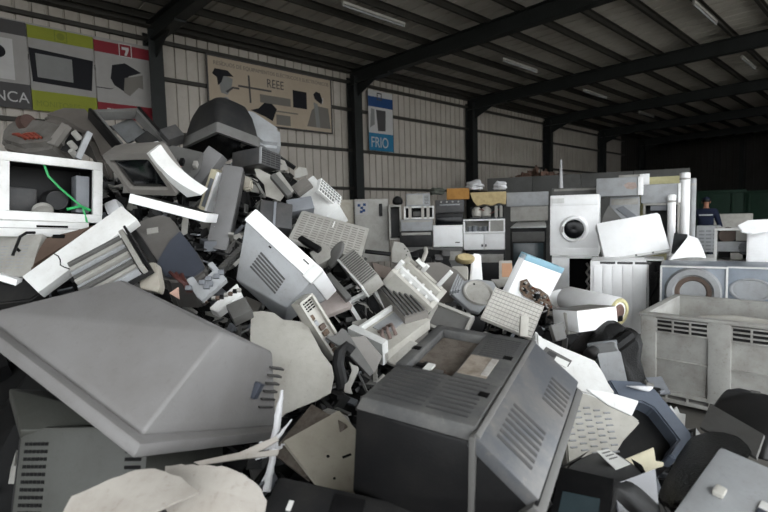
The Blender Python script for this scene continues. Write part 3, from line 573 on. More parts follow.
def e(t, W, D, H, y): door(t, -W * .47, W * .47, -H * .47, H * .47, y, beige)
cab('fridgeA', 'refrigerator', 'beige refrigerator leftmost under the FRIO banner', 'refrigerator', beige, e)
def e(t, W, D, H, y):
    door(t, -W * .48, W * .48, -H * .45, H * .48, y, palegrey)
    MB().box(W * .22, W * .32, y - .05, y - .02, H * .22, H * .42, .01).build('handle', black, t)
    MB().box(-W * .46, -W * .1, y - .026, y - .022, H * .25, H * .46, .0).build('sticker', pwhite, t)
    for x, z in ((-.36, .4), (-.28, .36), (-.2, .41), (-.3, .3), (-.22, .32)): MB().box(W * (x - .04), W * (x + .04), y - .029, y - .025, H * (z - .02), H * (z + .02), 0).build('sticker_print', pblue, t)
cab('fridgeB', 'refrigerator', 'pale refrigerator with a blue printed sticker and black handle', 'refrigerator', palegrey, e)
W, D, H = dims('tallcab'); t = thing('tallcab', 'open_cabinet', 'narrow open cabinet with dark inside beside the stickered refrigerator', 'cabinet')
MB().ring(-W / 2, W / 2, -H / 2, H / 2, .03, -D / 2, D / 2).build('frame', palegrey, t); MB().box(-W / 2 + .03, W / 2 - .03, D / 2 - .03, D / 2, -H / 2 + .03, H / 2 - .03, 0).build('back_panel', darkgrey, t)
solid('blacklump', puff([(-.1, -.08), (.1, -.08), (.09, .04), (.0, .09), (-.08, .05)], .1, .06), 'bin_bag', 'small black bag on top of the narrow open cabinet', 'bag', bag)
def micro(t, W, D, H, y):
    MB().box(-W * .46, W * .2, y - .012, y, -H * .4, H * .4, .005).build('door', palegrey, t)
    slots(W * .26, W * .44, -H * .35, H * .35, y, 6).build('control_panel', midgrey, t)
cab('microA', 'microwave_oven', 'grey microwave oven on top of the leftmost appliance stack', 'microwave', lightgrey, micro)
W, D, H = dims('openframeA'); t = thing('openframeA', 'gutted_oven', 'gutted white oven frame below the grey microwave', 'oven')
MB().ring(-W / 2, W / 2, -H / 2, H / 2, .025, -D / 2, D / 2).build('frame', white, t)
for x in (-.3, .12, .3): MB().box(W * x - .025, W * x + .025, -D / 2, -D / 2 + .05, -H / 2, H / 2, .004).build('upright', offwhite, t)
MB().box(-W * .2, W * .1, -D * .3, 0, -H * .3, H * .1, .01).build('motor', midgrey, t); MB().box(-W / 2 + .02, W / 2 - .02, D / 2 - .03, D / 2, -H / 2, H / 2, 0).build('back_panel', charcoal, t)
def ctop(t, W, D, H, y): MB().box(-W * .45, W * .45, y - .01, y, H * .25, H * .42, .004).build('control_panel', palegrey, t)
cab('whitegreybox', 'dishwasher', 'pale grey dishwasher third down in the leftmost stack', 'dishwasher', lightgrey, ctop)
cab('darkgreybox', 'oven', 'dark grey oven under the pale dishwasher in the leftmost stack', 'oven', charcoal, ctop)
cab('washerA', 'washing_machine', 'grey machine at the foot of the leftmost stack', 'washing machine', midgrey, ctop)
solid('tanbox', MB().box(-.19, .19, -.17, .17, -.095, .095, .01), 'cardboard_carton', 'ochre carton on top of the second appliance stack', 'box', ochre)
def stove(t, W, D, H, y):
    MB().box(-W * .47, W * .47, y - .02, y, -H * .46, H * .2, .005).build('oven_door', darkgrey, t)
    handle(t, 0, H * .12, W * .7, y - .02, metal)
    for i in range(4): MB().lathe([(.0, -.02), (.014, -.02), (.016, 0)], 12, Matrix.Translation((W * (-.3 + .2 * i), y, H * .34))).build('knob', palegrey, t)
cab('stoveA', 'cooker', 'dark grey cooker under the ochre carton', 'cooker', darkgrey, stove)
cab('blackoven', 'built_in_oven', 'black oven between the cooker and the white dishwasher', 'oven', black, lambda t, W, D, H, y: door(t, -W * .46, W * .46, -H * .44, H * .2, y, glass, 'glass_door'))
def e(t, W, D, H, y):
    door(t, -W * .48, W * .48, -H * .47, H * .46, y, bright)
    MB().box(W * .25, W * .4, y - .026, y - .02, -H * .32, -H * .27, 0).build('badge', midgrey, t)
cab('whitedish', 'dishwasher', 'clean white dishwasher in the second stack', 'dishwasher', bright, e)
cab('greydish', 'dishwasher', 'grey machine at the foot of the second stack, below the white dishwasher', 'dishwasher', midgrey, ctop)
W, D, H = dims('foamblock')
solid('foamblock', MB().prism([(-W / 2, H / 2), (W / 2, H / 2), (W * .48, -H * .45), (W * .3, -H * .3), (W * .1, -H / 2), (-W * .1, -H * .36), (-W * .3, -H * .5), (-W * .42, -H * .1)], -D / 2, D / 2, .01), 'foam_block', 'torn tan foam block on top of the third stack', 'foam', tan)
W, D, H = dims('compressor'); t = thing('compressor', 'stripped_refrigerator_base', 'stripped base with compressors below the tan foam block', 'appliance part')
MB().box(-W / 2, W / 2, -D / 2, D / 2, -H / 2, -H / 2 + .03, .004).build('base_tray', darkmetal, t)
MB().box(-W / 2, W / 2, D / 2 - .02, D / 2, -H / 2, H / 2, 0).build('back_panel', black, t)
for x in (-.3, -.02): MB().lathe([(.01, -.09), (.07, -.08), (.085, -.02), (.085, .05), (.05, .09), (.01, .095)], 20, Matrix.Translation((W * x, -.08, 0)) @ Matrix.Rotation(1.2, 4, 'X')).build('compressor', offwhite, t)
for x in (.22, .36): MB().box(W * x, W * x + .05, -D / 2, -D / 2 + .06, -H / 2, H / 2, .01).build('bracket', palegrey, t)
MB().tube([(-.25, -.1, .0), (-.1, -.15, .06), (.05, -.14, -.02), (.2, -.1, .05)], .008).build('pipe', copper, t)
W, D, H = dims('shelfcab'); t = thing('shelfcab', 'wall_cupboard', 'white cupboard with an open cell full of small parts', 'cupboard')
MB().ring(-W / 2, W / 2, -H / 2, H / 2, .025, -D / 2, D / 2).build('frame', bright, t); MB().box(-W / 2 + .02, W / 2 - .02, D / 2 - .02, D / 2, -H / 2, H / 2, 0).build('back_panel', palegrey, t)
MB().box(W * .12, W * .15, -D / 2, D / 2, -H / 2, H / 2, 0).build('divider', bright, t); door(t, W * .15, W * .48, -H * .44, H * .44, -D / 2 + .03, palegrey)
for x, r in ((-.35, .04), (-.22, .05), (-.08, .035), (.03, .045)): MB().lathe([(0, -r), (r, -r), (r, r), (r * .5, r * 1.2), (0, r * 1.2)], 14, Matrix.Translation((W * x, -D * .3, -H * .3 + r * .4)) @ Matrix.Rotation(-1.57, 4, 'X')).build('loose_part', coolgrey, t)
def e(t, W, D, H, y):
    for s in (-1, 1):
        dd = door(t, min(s * .005, s * W * .48), max(s * .005, s * W * .48), -H * .46, H * .46, y, bright)
        MB().box(s * .03 - .012, s * .03 + .012, y - .04, y - .022, -H * .3, -H * .15, .004).build('handle', darkgrey, dd)
cab('cupboard', 'base_cupboard', 'white two-door cupboard below the open-celled one', 'cupboard', white, e)
cab('blackcab', 'appliance_carcass', 'black carcass under the white two-door cupboard', 'appliance', black, ctop)
cab('boxE', 'appliance_casing', 'plain light grey casing on top of the fourth stack', 'appliance', lightgrey, None)
cab('boxF', 'appliance_casing', 'worn grey casing second down in the fourth stack', 'appliance', palegrey, ctop)
W, D, H = dims('ovenE'); t = thing('ovenE', 'oven', 'black framed oven with greenish glass and crumpled white sheet on top', 'oven')
MB().box(-W / 2, W / 2, -D / 2, D / 2, -H / 2, H / 2, .01).build('casing', black, t)
MB().box(-W * .42, W * .42, -D / 2 - .02, -D / 2, -H * .3, H * .3, .005).build('glass_door', tealglass, t); MB().box(-W * .45, W * .45, -D / 2 - .03, -D / 2, H * .32, H * .45, .005).build('control_panel', midgrey, t)
MB().hull([(-W * .5, -D * .6, H / 2), (W * .5, -D * .6, H / 2), (W * .5, D / 2, H / 2 + .1), (-W * .3, D / 2, H / 2 + .1), (-W * .5, -D * .6, H / 2 + .02), (W * .5, -D * .6, H / 2 + .03)], .01).build('top_sheet', white, t)

# front-loading washing machine, the clearest one
def washer_parts(t, W, D, H, body, r=.165, cz=-.06, glassm=glass):
    MB().box(-W / 2, W / 2, -D / 2, D / 2, -H / 2, H / 2, .015).build('casing', body, t)
    y = -D / 2
    MB().box(-W * .48, W * .48, y - .012, y, H * .33, H * .48, .006).build('control_panel', bright, t)
    MB().box(-W * .48, W * .48, y - .008, y, -H * .485, -H * .37, .005).build('kick_plate', bright, t)
    M = Matrix.Translation((0, y, H * cz))
    dr = MB().lathe([(r * .74, -.01), (r * .8, -.045), (r * .95, -.05), (r * 1.06, -.03), (r * 1.1, 0)], 40, M).build('door_ring', bright, t)
    MB().lathe([(.001, -.035), (r * .45, -.045), (r * .72, -.035), (r * .78, -.012)], 40, M).build('door_glass', glassm, dr)
    MB().box(-r * .92, -r * .8, y - .055, y - .045, H * cz - .04, H * cz + .04, .005).build('door_handle', palegrey, dr)
W, D, H = dims('washer'); t = thing('washer', 'washing_machine', 'upright white front-loading washing machine with a dark round door', 'washing machine', 'washing machines')
washer_parts(t, W, D, H, bright)
MB().box(-W * .46, -W * .2, -D / 2 - .016, -D / 2, H * .37, H * .45, .004).build('detergent_drawer', white, t)
W, D, H = dims('openmachine'); t = thing('openmachine', 'gutted_washing_machine', 'gutted white machine with a black opening under the upright washing machine', 'washing machine')
MB().ring(-W / 2, W / 2, -H / 2, H / 2, .03, -D / 2, D / 2).build('casing', bright, t); MB().box(-W / 2 + .03, W / 2 - .03, D / 2 - .03, D / 2, -H / 2, H / 2, 0).build('back_panel', deepblack, t)
MB().box(-W / 2 + .03, -W * .12, -D / 2, -D / 2 + .02, -H / 2, H / 2, .004).build('front_panel', bright, t)
MB().box(W * .36, W / 2, -D / 2 - .01, -D / 2 + .01, -H / 2, H / 2, .004).build('side_flange', midgrey, t)
MB().tube([(W * .3, -D / 2 + .03, H * .4 - .06 * i) if i % 2 else (W * .24, -D / 2 + .02, H * .4 - .06 * i) for i in range(8)], .016).build('hanging_hose', palegrey, t)
cab('greytop', 'appliance_casing', 'grey casing behind and above the upright washing machine', 'appliance', midgrey, ctop)
W, D, H = dims('slatmachine'); t = thing('slatmachine', 'refrigerator_carcass', 'white fluted casing standing in front of the tilted white one', 'appliance')
MB().box(-W / 2, W / 2, -D / 2, D / 2, -H / 2, H / 2, .012).build('casing', bright, t)
for i in range(5): MB().box(-W * .44 + W * .175 * i, -W * .44 + W * .175 * i + W * .155, -D / 2 - .012, -D / 2, -H * .49, H * .44, .01).build('front_rib', bright, t)
for i in range(3): MB().box(-W * .32 + .17 * i, -W * .32 + .17 * i + .15, -D / 2 - .004, -D / 2 + .02, H * .46, H * .492, 0).build('vent_slot', darkgrey, t)
MB().tube([(W / 2 + .005, -D * .4, H * .45), (W / 2 + .02, -D * .3, H * .1), (W / 2 + .015, -D * .4, -H * .3)], .012).build('door_seal', white, t)
MB().box(W / 2, W / 2 + .012, -D * .2, D * .25, -H * .4, H * .35, 0).build('side_opening', charcoal, t)
W, D, H = dims('rustfridge'); t = thing('rustfridge', 'refrigerator', 'grey refrigerator lying on its side with a rust stain', 'refrigerator')
MB().box(-W / 2, W / 2, -D / 2, D / 2, -H / 2, H / 2, .012).build('casing', lightgrey, t); MB().box(W * .4, W / 2 + .01, -D / 2 - .02, D / 2, -H / 2, H / 2, .01).build('door', bright, t)
solid_pts = [(.06, .02), (.12, .06), (.22, .05), (.24, -.02), (.18, -.05), (.1, -.03)]
MB().prism(solid_pts, -D / 2 - .003, -D / 2 + .001).build('rust_patch', plastic('rust_stain', (182, 164, 156), .8, .6, 14), t)
cab('fridgeback', 'refrigerator', 'pale refrigerator end showing above the rust-stained one', 'refrigerator', palegrey, lambda t, W, D, H, y: MB().box(W * .2, W / 2 + .01, y - .02, y + .1, -H / 2, H / 2, .01).build('door', bright, t))
cab('whitebin', 'freezer', 'cool white freezer under the rust-stained refrigerator', 'freezer', lightgrey, ctop)
cab('yellowfridge', 'chest_freezer', 'pale yellow freezer top behind the plain grey one', 'freezer', paleyellow, None)
cab('greyfridge', 'refrigerator', 'plain grey refrigerator box raised on a dark open frame', 'refrigerator', lightgrey, lambda t, W, D, H, y: MB().box(W * .46, W / 2 + .012, y - .02, D / 2, -H / 2, H / 2, .008).build('door', bright, t))
W, D, H = dims('framestand'); t = thing('framestand', 'gutted_cooker', 'gutted cooker frame with dark inside below the plain grey refrigerator', 'cooker')
MB().ring(-W / 2, W / 2, -H / 2, H / 2, .03, -D / 2, D / 2).build('frame', palegrey, t); MB().box(-W / 2, W / 2, D / 2 - .02, D / 2, -H / 2, H / 2, 0).build('back_panel', black, t); MB().box(-W * .3, W * .3, -D * .4, D * .2, H * .3, H * .45, .01).build('shelf', coolgrey, t)
def column(key, r, z0, z1, name, label, cat, mat):
    x, y, z = POSE[key][0]; t = thing(None, name, label, cat, None, Matrix.Translation((x, y, z0)))
    MB().lathe([(r * .6, 0), (r, .015), (r, z1 - z0 - .015), (r * .6, z1 - z0)], 20, Matrix.Rotation(math.pi / 2, 4, 'X') @ Matrix.Diagonal((1, 1, 1, 1))).build('tank', mat, t)
    MB().lathe([(r * 1.03, z1 - z0 - .12), (r * 1.03, z1 - z0 - .09)], 20, Matrix.Rotation(math.pi / 2, 4, 'X')).build('band', palegrey, t)
column('pt0', .055, .0, 1.72, 'water_cylinder', 'short white upright roll beside the gutted cooker frame', 'cylinder', bright)
column('pt1', .075, .0, 2.08, 'water_cylinder', 'tall white upright roll right of the yellow freezer', 'cylinder', bright)
column('pt2', .06, .0, 2.0, 'water_cylinder', 'grey white upright roll nearest the man', 'cylinder', lightgrey)
W, D, H = dims('bluecrate'); t = thing('bluecrate', 'laundry_basket', 'bluish grey lattice crate just below the man', 'crate')
MB().box(-W / 2, W / 2, -D / 2, D / 2, -H / 2, H / 2, .01).build('body', lightgrey, t); slots(-W * .42, W * .42, -H * .42, H * .42, -D / 2, 6, True, .35, .004, 3).build('lattice', coolgrey, t)
W, D, H = dims('wreck'); t = thing('wreck', 'gutted_machine', 'open machine frame full of motor parts at the right edge', 'appliance')
MB().ring(-W / 2, W / 2, -H / 2, H / 2, .03, -D / 2, D / 2).build('frame', white, t); MB().box(-W / 2, W / 2, D / 2 - .02, D / 2, -H / 2, H / 2, 0).build('back_panel', charcoal, t)
MB().box(-W / 2 + .03, W / 2 - .03, -D / 2 + .01, -D / 2 + .04, -H * .16, H * .12, .004).build('cross_member', lightgrey, t)
MB().lathe([(.0, -.05), (.07, -.05), (.09, .03), (.03, .06)], 20, Matrix.Translation((W * .26, -D / 2 + .06, -.02))).build('motor', darkmetal, t)
MB().lathe([(.0, -.05), (.09, -.05), (.09, .1), (.0, .1)], 20, Matrix.Translation((-W * .18, -D / 2 + .12, H * .3))).build('pulley', brown, t)
MB().box(-W * .1, W * .2, -D / 2 + .1, -D * .1, -H * .4, -H * .2, .01).build('counterweight', offwhite, t); MB().box(W * .02, W * .45, -D / 2 + .02, -D / 2 + .05, H * .14, H * .45, .004).build('bracket_plate', palegrey, t)
cab('whiteend', 'washing_machine', 'white slatted machine at the right edge beside the open frame', 'washing machine', bright, lambda t, W, D, H, y: slots(-W * .45, W * .4, -H * .45, H * .3, y, 9, True, .85, .01).build('front_slats', bright, t))
W, D, H = dims('sideopen'); t = thing('sideopen', 'gutted_machine', 'narrow open machine side with dark hoses, between the fluted casing and the drum mouth', 'appliance')
MB().ring(-W / 2, W / 2, -H / 2, H / 2, .02, -D / 2, D / 2).build('frame', white, t); MB().box(-W / 2 + .02, W / 2 - .02, D / 2 - .02, D / 2, -H / 2, H / 2, 0).build('back_panel', darkgrey, t)
MB().box(-W / 2 + .02, -W * .2, -D * .45, -D * .4, -H * .45, H * .4, .004).build('inner_strip', palegrey, t)
MB().tube([(W * .1, -D * .3, H * .4), (W * .2, -D * .35, H * .1), (-W * .1, -D * .4, -H * .1), (W * .1, -D * .35, -H * .4)], .012).build('hose', black, t)
MB().box(-W * .1, W * .3, -D * .35, -D * .1, H * .2, H * .3, .006).build('pump', charcoal, t)
cab('underA', 'washing_machine', 'white machine mostly hidden behind the round drum mouth, under the lattice crate', 'washing machine', white, ctop)
cab('longbox', 'chest_freezer', 'long low white freezer behind the man', 'freezer', offwhite, None)
for k, lab in (('skipA', 'dark green skip directly behind the man'), ('skipB', 'dark green skip at the far right of the hall')):
    W, D, H = dims(k); x, y, z = POSE[k][0]; q = Quaternion(POSE[k][1]).normalized()
    hh = z + H / 2; t = thing(None, 'waste_skip', lab, 'skip', 'dark green skips', Matrix.Translation((x, y, 0)) @ q.to_matrix().to_4x4())
    m = MB(); m.box(-W / 2, W / 2, -D / 2, -D / 2 + .05, .1, hh, .01); m.box(-W / 2, W / 2, D / 2 - .05, D / 2, .1, hh, .01); m.box(-W / 2, -W / 2 + .05, -D / 2, D / 2, .1, hh, .01); m.box(W / 2 - .05, W / 2, -D / 2, D / 2, .1, hh, .01); m.box(-W / 2, W / 2, -D / 2, D / 2, .05, .1, 0)
    m.build('body', darkgreen, t)
    MB().box(-W / 2 - .03, W / 2 + .03, -D / 2 - .04, -D / 2 + .02, hh - .1, hh, .01).build('top_rail', darkgreen, t)
    for s in (-.3, .3): MB().box(W * s - .04, W * s + .04, -D / 2 - .05, -D / 2, .1, hh - .1, .01).build('stiffener', darkgreen, t)
# tilted casing, sheets
W, D, H = dims('tiltcase'); t = thing('tiltcase', 'appliance_casing', 'large white casing tipped over on its corner right of the upright washing machine', 'appliance')
MB().hull([(-W / 2, -D / 2, H / 2), (-W / 2, -D / 2, -H / 2), (W * .44, -D / 2 - .015, H * .5), (W * .33, -D / 2 - .01, -H * .5), (W / 2, -D / 2 + .05, H * .48), (W / 2, -D / 2 + .05, -H * .5), (-W / 2, D / 2, H / 2), (-W / 2, D / 2, -H / 2), (W / 2, D / 2, H / 2), (W / 2, D / 2, -H / 2)], .005).build('casing', bright, t)
MB().box(-W * .5, W * .47, -D / 2 - .03, -D / 2 + .03, -H / 2 - .035, -H / 2 - .005, .006).build('torn_lip', white, t)
for x in (-.3, -.05, .2): MB().box(W * x, W * x + .02, -D / 2 - .034, -D / 2 - .028, -H / 2 - .03, -H / 2 - .01, 0).build('rivet', darkgrey, t)
def slabobj(key, name, label, cat, mat, bev=.003, group=None, parts=None):
    W, D, H = dims(key)
    if parts is None: return solid(key, MB().box(-W / 2, W / 2, -D / 2, D / 2, -H / 2, H / 2, bev), name, label, cat, mat, group)
    t = thing(key, name, label, cat, group); MB().box(-W / 2, W / 2, -D / 2, D / 2, -H / 2, H / 2, bev).build('body', mat, t); parts(t, W, D, H, -D / 2); return t
def polyobj(key, name, label, cat, mat, bev=.003, group=None, parts=None, D=None, hump=None):
    pts, d = outline(key); d = D or d
    mb = puff(pts, d, hump) if hump else MB().prism(pts, 0, d, bev)
    if parts is None: return solid(key, mb, name, label, cat, mat, group)
    t = thing(key, name, label, cat, group); mb.build('shell', mat, t); parts(t, pts, d); return t
pts, _ = outline('silversheet'); solid('silversheet', bent(pts, .004, .8, .5), 'metal_sheet', 'bright bent metal sheet between the tipped casing and the lattice crate', 'metal sheet', bright)
slabobj('greywing', 'metal_sheet', 'shaded wing of bent sheet metal touching the tipped white casing', 'metal sheet', darkmetal)
polyobj('darksheet', 'metal_sheet', 'dark grey sheet leaning behind the tipped white casing', 'metal sheet', midgrey)
slabobj('slatpanel', 'grille_sheet', 'narrow grey panel poking up behind the tipped white casing', 'panel', coolgrey)
polyobj('lidsheet', 'appliance_cover', 'loose white lid lying on the open machine frame at the right edge', 'lid', bright)
# machines behind the plastic container
def drum(key, label, big):
    W, D, H = dims(key); t = thing(key, 'washing_machine', label, 'washing machine', 'washing machines')
    MB().box(-W / 2, W / 2, -D / 2, D / 2, -H / 2, H / 2, .015).build('casing', drumblue, t); y = -D / 2
    MB().ring(-W / 2, W / 2, -H / 2, H / 2, .016, y - .02, y + .02).build('front_frame', white, t)
    if big:
        M = Matrix.Translation((0, y, H * .04)); r = W * .43
        a = MB().lathe([(r * .6, -.02), (r * .72, -.06), (r * .92, -.06), (r, 0)], 40, M).build('drum_rim', lightgrey, t)
        MB().lathe([(r * .44, -.015), (r * .5, -.035), (r * .68, -.035), (r * .7, 0)], 40, M).build('door_seal', brown, a)
        MB().lathe([(.001, .01), (r * .45, -.01), (r * .46, .0)], 40, M).build('drum_back', lightgrey, a)
    else:
        M = Matrix.Translation((-W * .02, y, H * .08)) @ Matrix.Diagonal((1.25, 1, .8, 1)); r = W * .24
        MB().lathe([(r * .84, -.012), (r * .9, -.022), (r, -.02), (r * 1.04, 0)], 40, M).build('pressed_oval', lightgrey, t)
        slots(W * .32, W * .42, -H * .1, H * .4, y, 6, True, .5).build('vent_grille', deepblack, t)
drum('drumL', 'machine with a big round blue grey drum mouth behind the plastic container', True)
drum('drumR', 'blue grey machine back with a pressed oval, right of the drum mouth', False)
# boiler and lid
a, b_ = Vector(POSE['boilerA'][0]), Vector(POSE['boilerB'][0]); dv = (b_ - a); L_ = dv.length
Mq = Matrix.Translation(b_) @ dv.to_track_quat('-Y', 'Z').to_matrix().to_4x4()
t = thing(None, 'water_heater', 'white water heater lying down, its cut end showing yellow foam', 'water heater', None, Mq)
MB().lathe([(.001, .55), (.09, .55), (.115, .5), (.118, .02), (.108, 0)], 36).build('tank_jacket', bright, t)
MB().lathe([(.112, .004), (.105, -.012), (.085, -.01), (.07, .01)], 36).build('insulation', yellowfoam, t)
MB().lathe([(.001, -.004), (.05, -.012), (.072, .006)], 24).build('tank_end', plastic('rusty_tank', (120, 96, 88), .8, .6, 20), t)
MB().box(-.02, .03, -.02, .01, -.075, -.03, .006).build('terminal_hole', black, t)
x = Vector(POSE['lidring'][0]); Mq = Matrix.Translation(x) @ Rc.to_4x4() @ Matrix.Rotation(-.9, 4, 'X') @ Matrix.Rotation(math.pi / 2, 4, 'X')
t = thing(None, 'tub_lid', 'round white plastic lid lying below the gutted machine', 'lid', None, Mq)
MB().lathe([(.001, -.01), (.09, -.012), (.1, -.03), (.12, -.03), (.13, -.005), (.15, 0), (.15, .01)], 40).build('disc', bright, t)
# carton and cream machine in the middle distance
W, D, H = dims('carton'); t = thing('carton', 'cardboard_carton', 'small white carton with an orange panel in front of the glass oven', 'box')
MB().box(-W / 2, W / 2, -D / 2, D / 2, -H / 2, H / 2, .004).build('body', offwhite, t); MB().box(-W * .28, W * .5, -D / 2 - .003, -D / 2, -H * .35, H * .35, 0).build('printed_panel', plastic('orange_print', (206, 160, 128), .8, .2), t)
polyobj('creamtower', 'appliance_post', 'tall white tapering casing standing beside the yellowed motor', 'casing', bright, .01)
slabobj('motorbody', 'pump_housing', 'cream housing under the yellowed motor', 'motor', offwhite, .02)
W, D, H = dims('motorhead'); solid('motorhead', MB().lathe([(.001, -.05), (.05, -.05), (.065, -.02), (.065, .04), (.03, .05)], 20, Matrix.Diagonal((1.25, 1, .6, 1))), 'electric_motor', 'yellowed motor lying on the cream housing', 'motor', plastic('yellowed', (204, 186, 140), .6, .5, 20))
polyobj('greywedge', 'plastic_fragment', 'flat grey fragment in front of the orange panelled carton', 'fragment', palegrey)
# odds and ends on top of the stacks and the partition
def lump(key, name, label, cat, mat, sx, sy, sz, seed):
    r = random.Random(seed); b = bmesh.new(); bmesh.ops.create_icosphere(b, subdivisions=3, radius=1)
    ph = [r.uniform(0, 6) for _ in range(6)]
    for v in b.verts:
        c = v.co.copy(); k = 1 + .16 * math.sin(4 * c.x + ph[0]) * math.cos(5 * c.y + ph[1]) + .12 * math.sin(9 * c.z + ph[2] + 3 * c.x)
        v.co = Vector((c.x * k * sx, c.y * k * sy, max(c.z, -.5) * k * sz))
    mb = MB(); mb._add(b); x, y, z = POSE[key][0]
    return solid(None, mb, name, label, cat, mat, None, Matrix.Translation((x, y, z + .5 * sz - .04)))
lump('pt5', 'plastic_bag', 'crumpled white bag on top of the torn tan foam block', 'bag', foamwhite, .16, .12, .1, 1)
lump('pt6', 'plastic_bag', 'crumpled white bag between the foam block and the plain casing', 'bag', foamwhite, .12, .1, .09, 2)
lump('pt7', 'scrap_bundle', 'grey green tangle of scrap left of the ochre carton', 'scrap', plastic('tangle', (96, 100, 92), .8, .7, 25, bump=.4), .14, .12, .08, 3)
# rubble heap on the partition: uncountable small scrap
mb = MB(); x0, y0, z0 = POSE['pt4'][0]; r = random.Random(5)
a, b_ = Vector(POSE['lowwallA'][0]), Vector(POSE['lowwallB'][0])
for i in range(70):
    p = a.lerp(b_, r.uniform(.06, .34)); s = r.uniform(.05, .16)
    hgt = .34 * (1 - abs((p - a).length / (b_ - a).length - .2) / .16)
    mb.box(-s, s, -s * .6, s * .6, -s * .2, s * .2, 0, M=Matrix.Translation((p.x + r.uniform(-.1, .3) * .4, p.y + .5 + r.uniform(0, .5), p.z - .1 + r.uniform(0, max(hgt, .03)))) @ Matrix.Rotation(r.uniform(0, 6), 4, (r.random(), r.random(), r.random() + .1)))
tag(mb.build('scrap_rubble', plastic('rubble_mix', (120, 92, 78), .8, .9, 3, dirt_rgb=(40, 38, 36)), smooth=False), 'brownish heap of small scrap behind the low concrete partition', 'scrap heap', None, 'stuff')
x, y, z = POSE['pt3'][0]
solid(None, MB().lathe([(.001, 0), (.09, .002), (.08, .5), (.05, 1.0), (.025, z - 1.2), (.001, z - 1.19)], 20, Matrix.Rotation(math.pi / 2, 4, 'X')), 'rolled_sheet', 'tall white rolled sheet standing by the far wall behind the partition', 'roll', foamwhite, None, Matrix.Translation((x, y, 1.2)))

# ------------------------------------------------------------------ the man
def skinmesh(name, nodes, edges, mat, parent, root=0, sub=2):
    me = bpy.data.meshes.new(name); me.from_pydata([n[0] for n in nodes], edges, []); me.materials.append(mat)
    o = bpy.data.objects.new(name, me); COL.objects.link(o)
    s = o.modifiers.new('skin', 'SKIN'); me.skin_vertices[0].data[root].use_root = True
    for v, n in zip(me.skin_vertices[0].data, nodes): v.radius = n[1] if isinstance(n[1], tuple) else (n[1], n[1])
    u = o.modifiers.new('smooth', 'SUBSURF'); u.levels = u.render_levels = sub
    for p in me.polygons: p.use_smooth = True
    dg = bpy.context.evaluated_depsgraph_get(); dg.update()
    m2 = bpy.data.meshes.new_from_object(o.evaluated_get(dg)); m2.name = name
    m2.polygons.foreach_set('use_smooth', [True] * len(m2.polygons))
    o.modifiers.clear(); o.data = m2
    if parent: o.parent = parent
    return o
px_, py_, _ = POSE['person'][0]
# local: faces +Y (away from the camera side), x right
fw = Vector((px_, py_, 0)).normalized(); Mp = Matrix(((fw.y, fw.x, 0, px_), (-fw.x, fw.y, 0, py_), (0, 0, 1, 0), (0, 0, 0, 1)))
t = thing(None, 'person', 'man in a dark jacket with a pale back stripe and dark cap, seen from behind', 'person', None, Mp)
J = [((0, 0, .95), (.15, .11)), ((0, 0, 1.15), (.14, .1)), ((0, 0, 1.36), (.17, .11)), ((0, .0, 1.47), (.09, .07)), ((0, .02, 1.55), (.055, .055)), ((0, .03, 1.63), (.075, .09)), ((0, .03, 1.72), (.075, .09)),
     ((-.19, 0, 1.40), (.06, .06)), ((-.29, .0, 1.14), (.048, .048)), ((-.38, .08, .93), (.035, .035)), ((-.40, .1, .87), (.03, .02)),
     ((.19, 0, 1.40), (.06, .06)), ((.27, .0, 1.14), (.048, .048)), ((.34, .1, .93), (.035, .035)), ((.36, .12, .87), (.03, .02)),
     ((-.1, 0, .86), (.09, .09)), ((-.11, .02, .48), (.06, .06)), ((-.11, 0, .1), (.045, .045)), ((-.12, .12, .05), (.045, .03)),
     ((.1, 0, .86), (.09, .09)), ((.11, .02, .48), (.06, .06)), ((.11, 0, .1), (.045, .045)), ((.12, .12, .05), (.045, .03))]
Ed = [(0, 1), (1, 2), (2, 3), (3, 4), (4, 5), (5, 6), (2, 7), (7, 8), (8, 9), (9, 10), (2, 11), (11, 12), (12, 13), (13, 14), (0, 15), (15, 16), (16, 17), (17, 18), (0, 19), (19, 20), (20, 21), (21, 22)]
for s in (-1, 1):       # fingers as short chains from the palm
    hand = 10 if s < 0 else 14; hx, hy, hz = J[hand][0]
    for k in range(4):
        J.append(((hx + s * .004, hy + .018 - .012 * k, hz - .045), .009)); Ed.append((hand, len(J) - 1))
        J.append(((hx - s * .012, hy + .02 - .012 * k, hz - .085 + .006 * abs(k - 1)), .007)); Ed.append((len(J) - 2, len(J) - 1))
    J.append(((hx - s * .02, hy + .035, hz - .02), .009)); Ed.append((hand, len(J) - 1)); J.append(((hx - s * .025, hy + .045, hz - .05), .007)); Ed.append((len(J) - 2, len(J) - 1))
skinmesh('body', J, Ed, skin, t)
j = [((0, 0, .92), (.2, .14)), ((0, 0, 1.12), (.19, .135)), ((0, 0, 1.36), (.205, .14)), ((0, .0, 1.5), (.08, .075)), ((-.2, 0, 1.42), (.085, .085)), ((-.3, 0, 1.14), (.07, .07)), ((-.385, .08, .94), (.05, .05)), ((.2, 0, 1.42), (.085, .085)), ((.28, 0, 1.14), (.07, .07)), ((.345, .1, .94), (.05, .05))]
skinmesh('jacket', j, [(0, 1), (1, 2), (2, 3), (2, 4), (4, 5), (5, 6), (2, 7), (7, 8), (8, 9)], navy, t)
j = [((0, 0, .96), (.17, .13)), ((-.1, 0, .84), (.11, .11)), ((-.11, .02, .48), (.08, .08)), ((-.11, 0, .1), (.07, .07)), ((.1, 0, .84), (.11, .11)), ((.11, .02, .48), (.08, .08)), ((.11, 0, .1), (.07, .07))]
skinmesh('trousers', j, [(0, 1), (1, 2), (2, 3), (0, 4), (4, 5), (5, 6)], jeans, t)
for s in (-1, 1): MB().box(s * .12 - .05, s * .12 + .05, -.08, .2, 0, .1, .03, 3).build('boot', black, t)
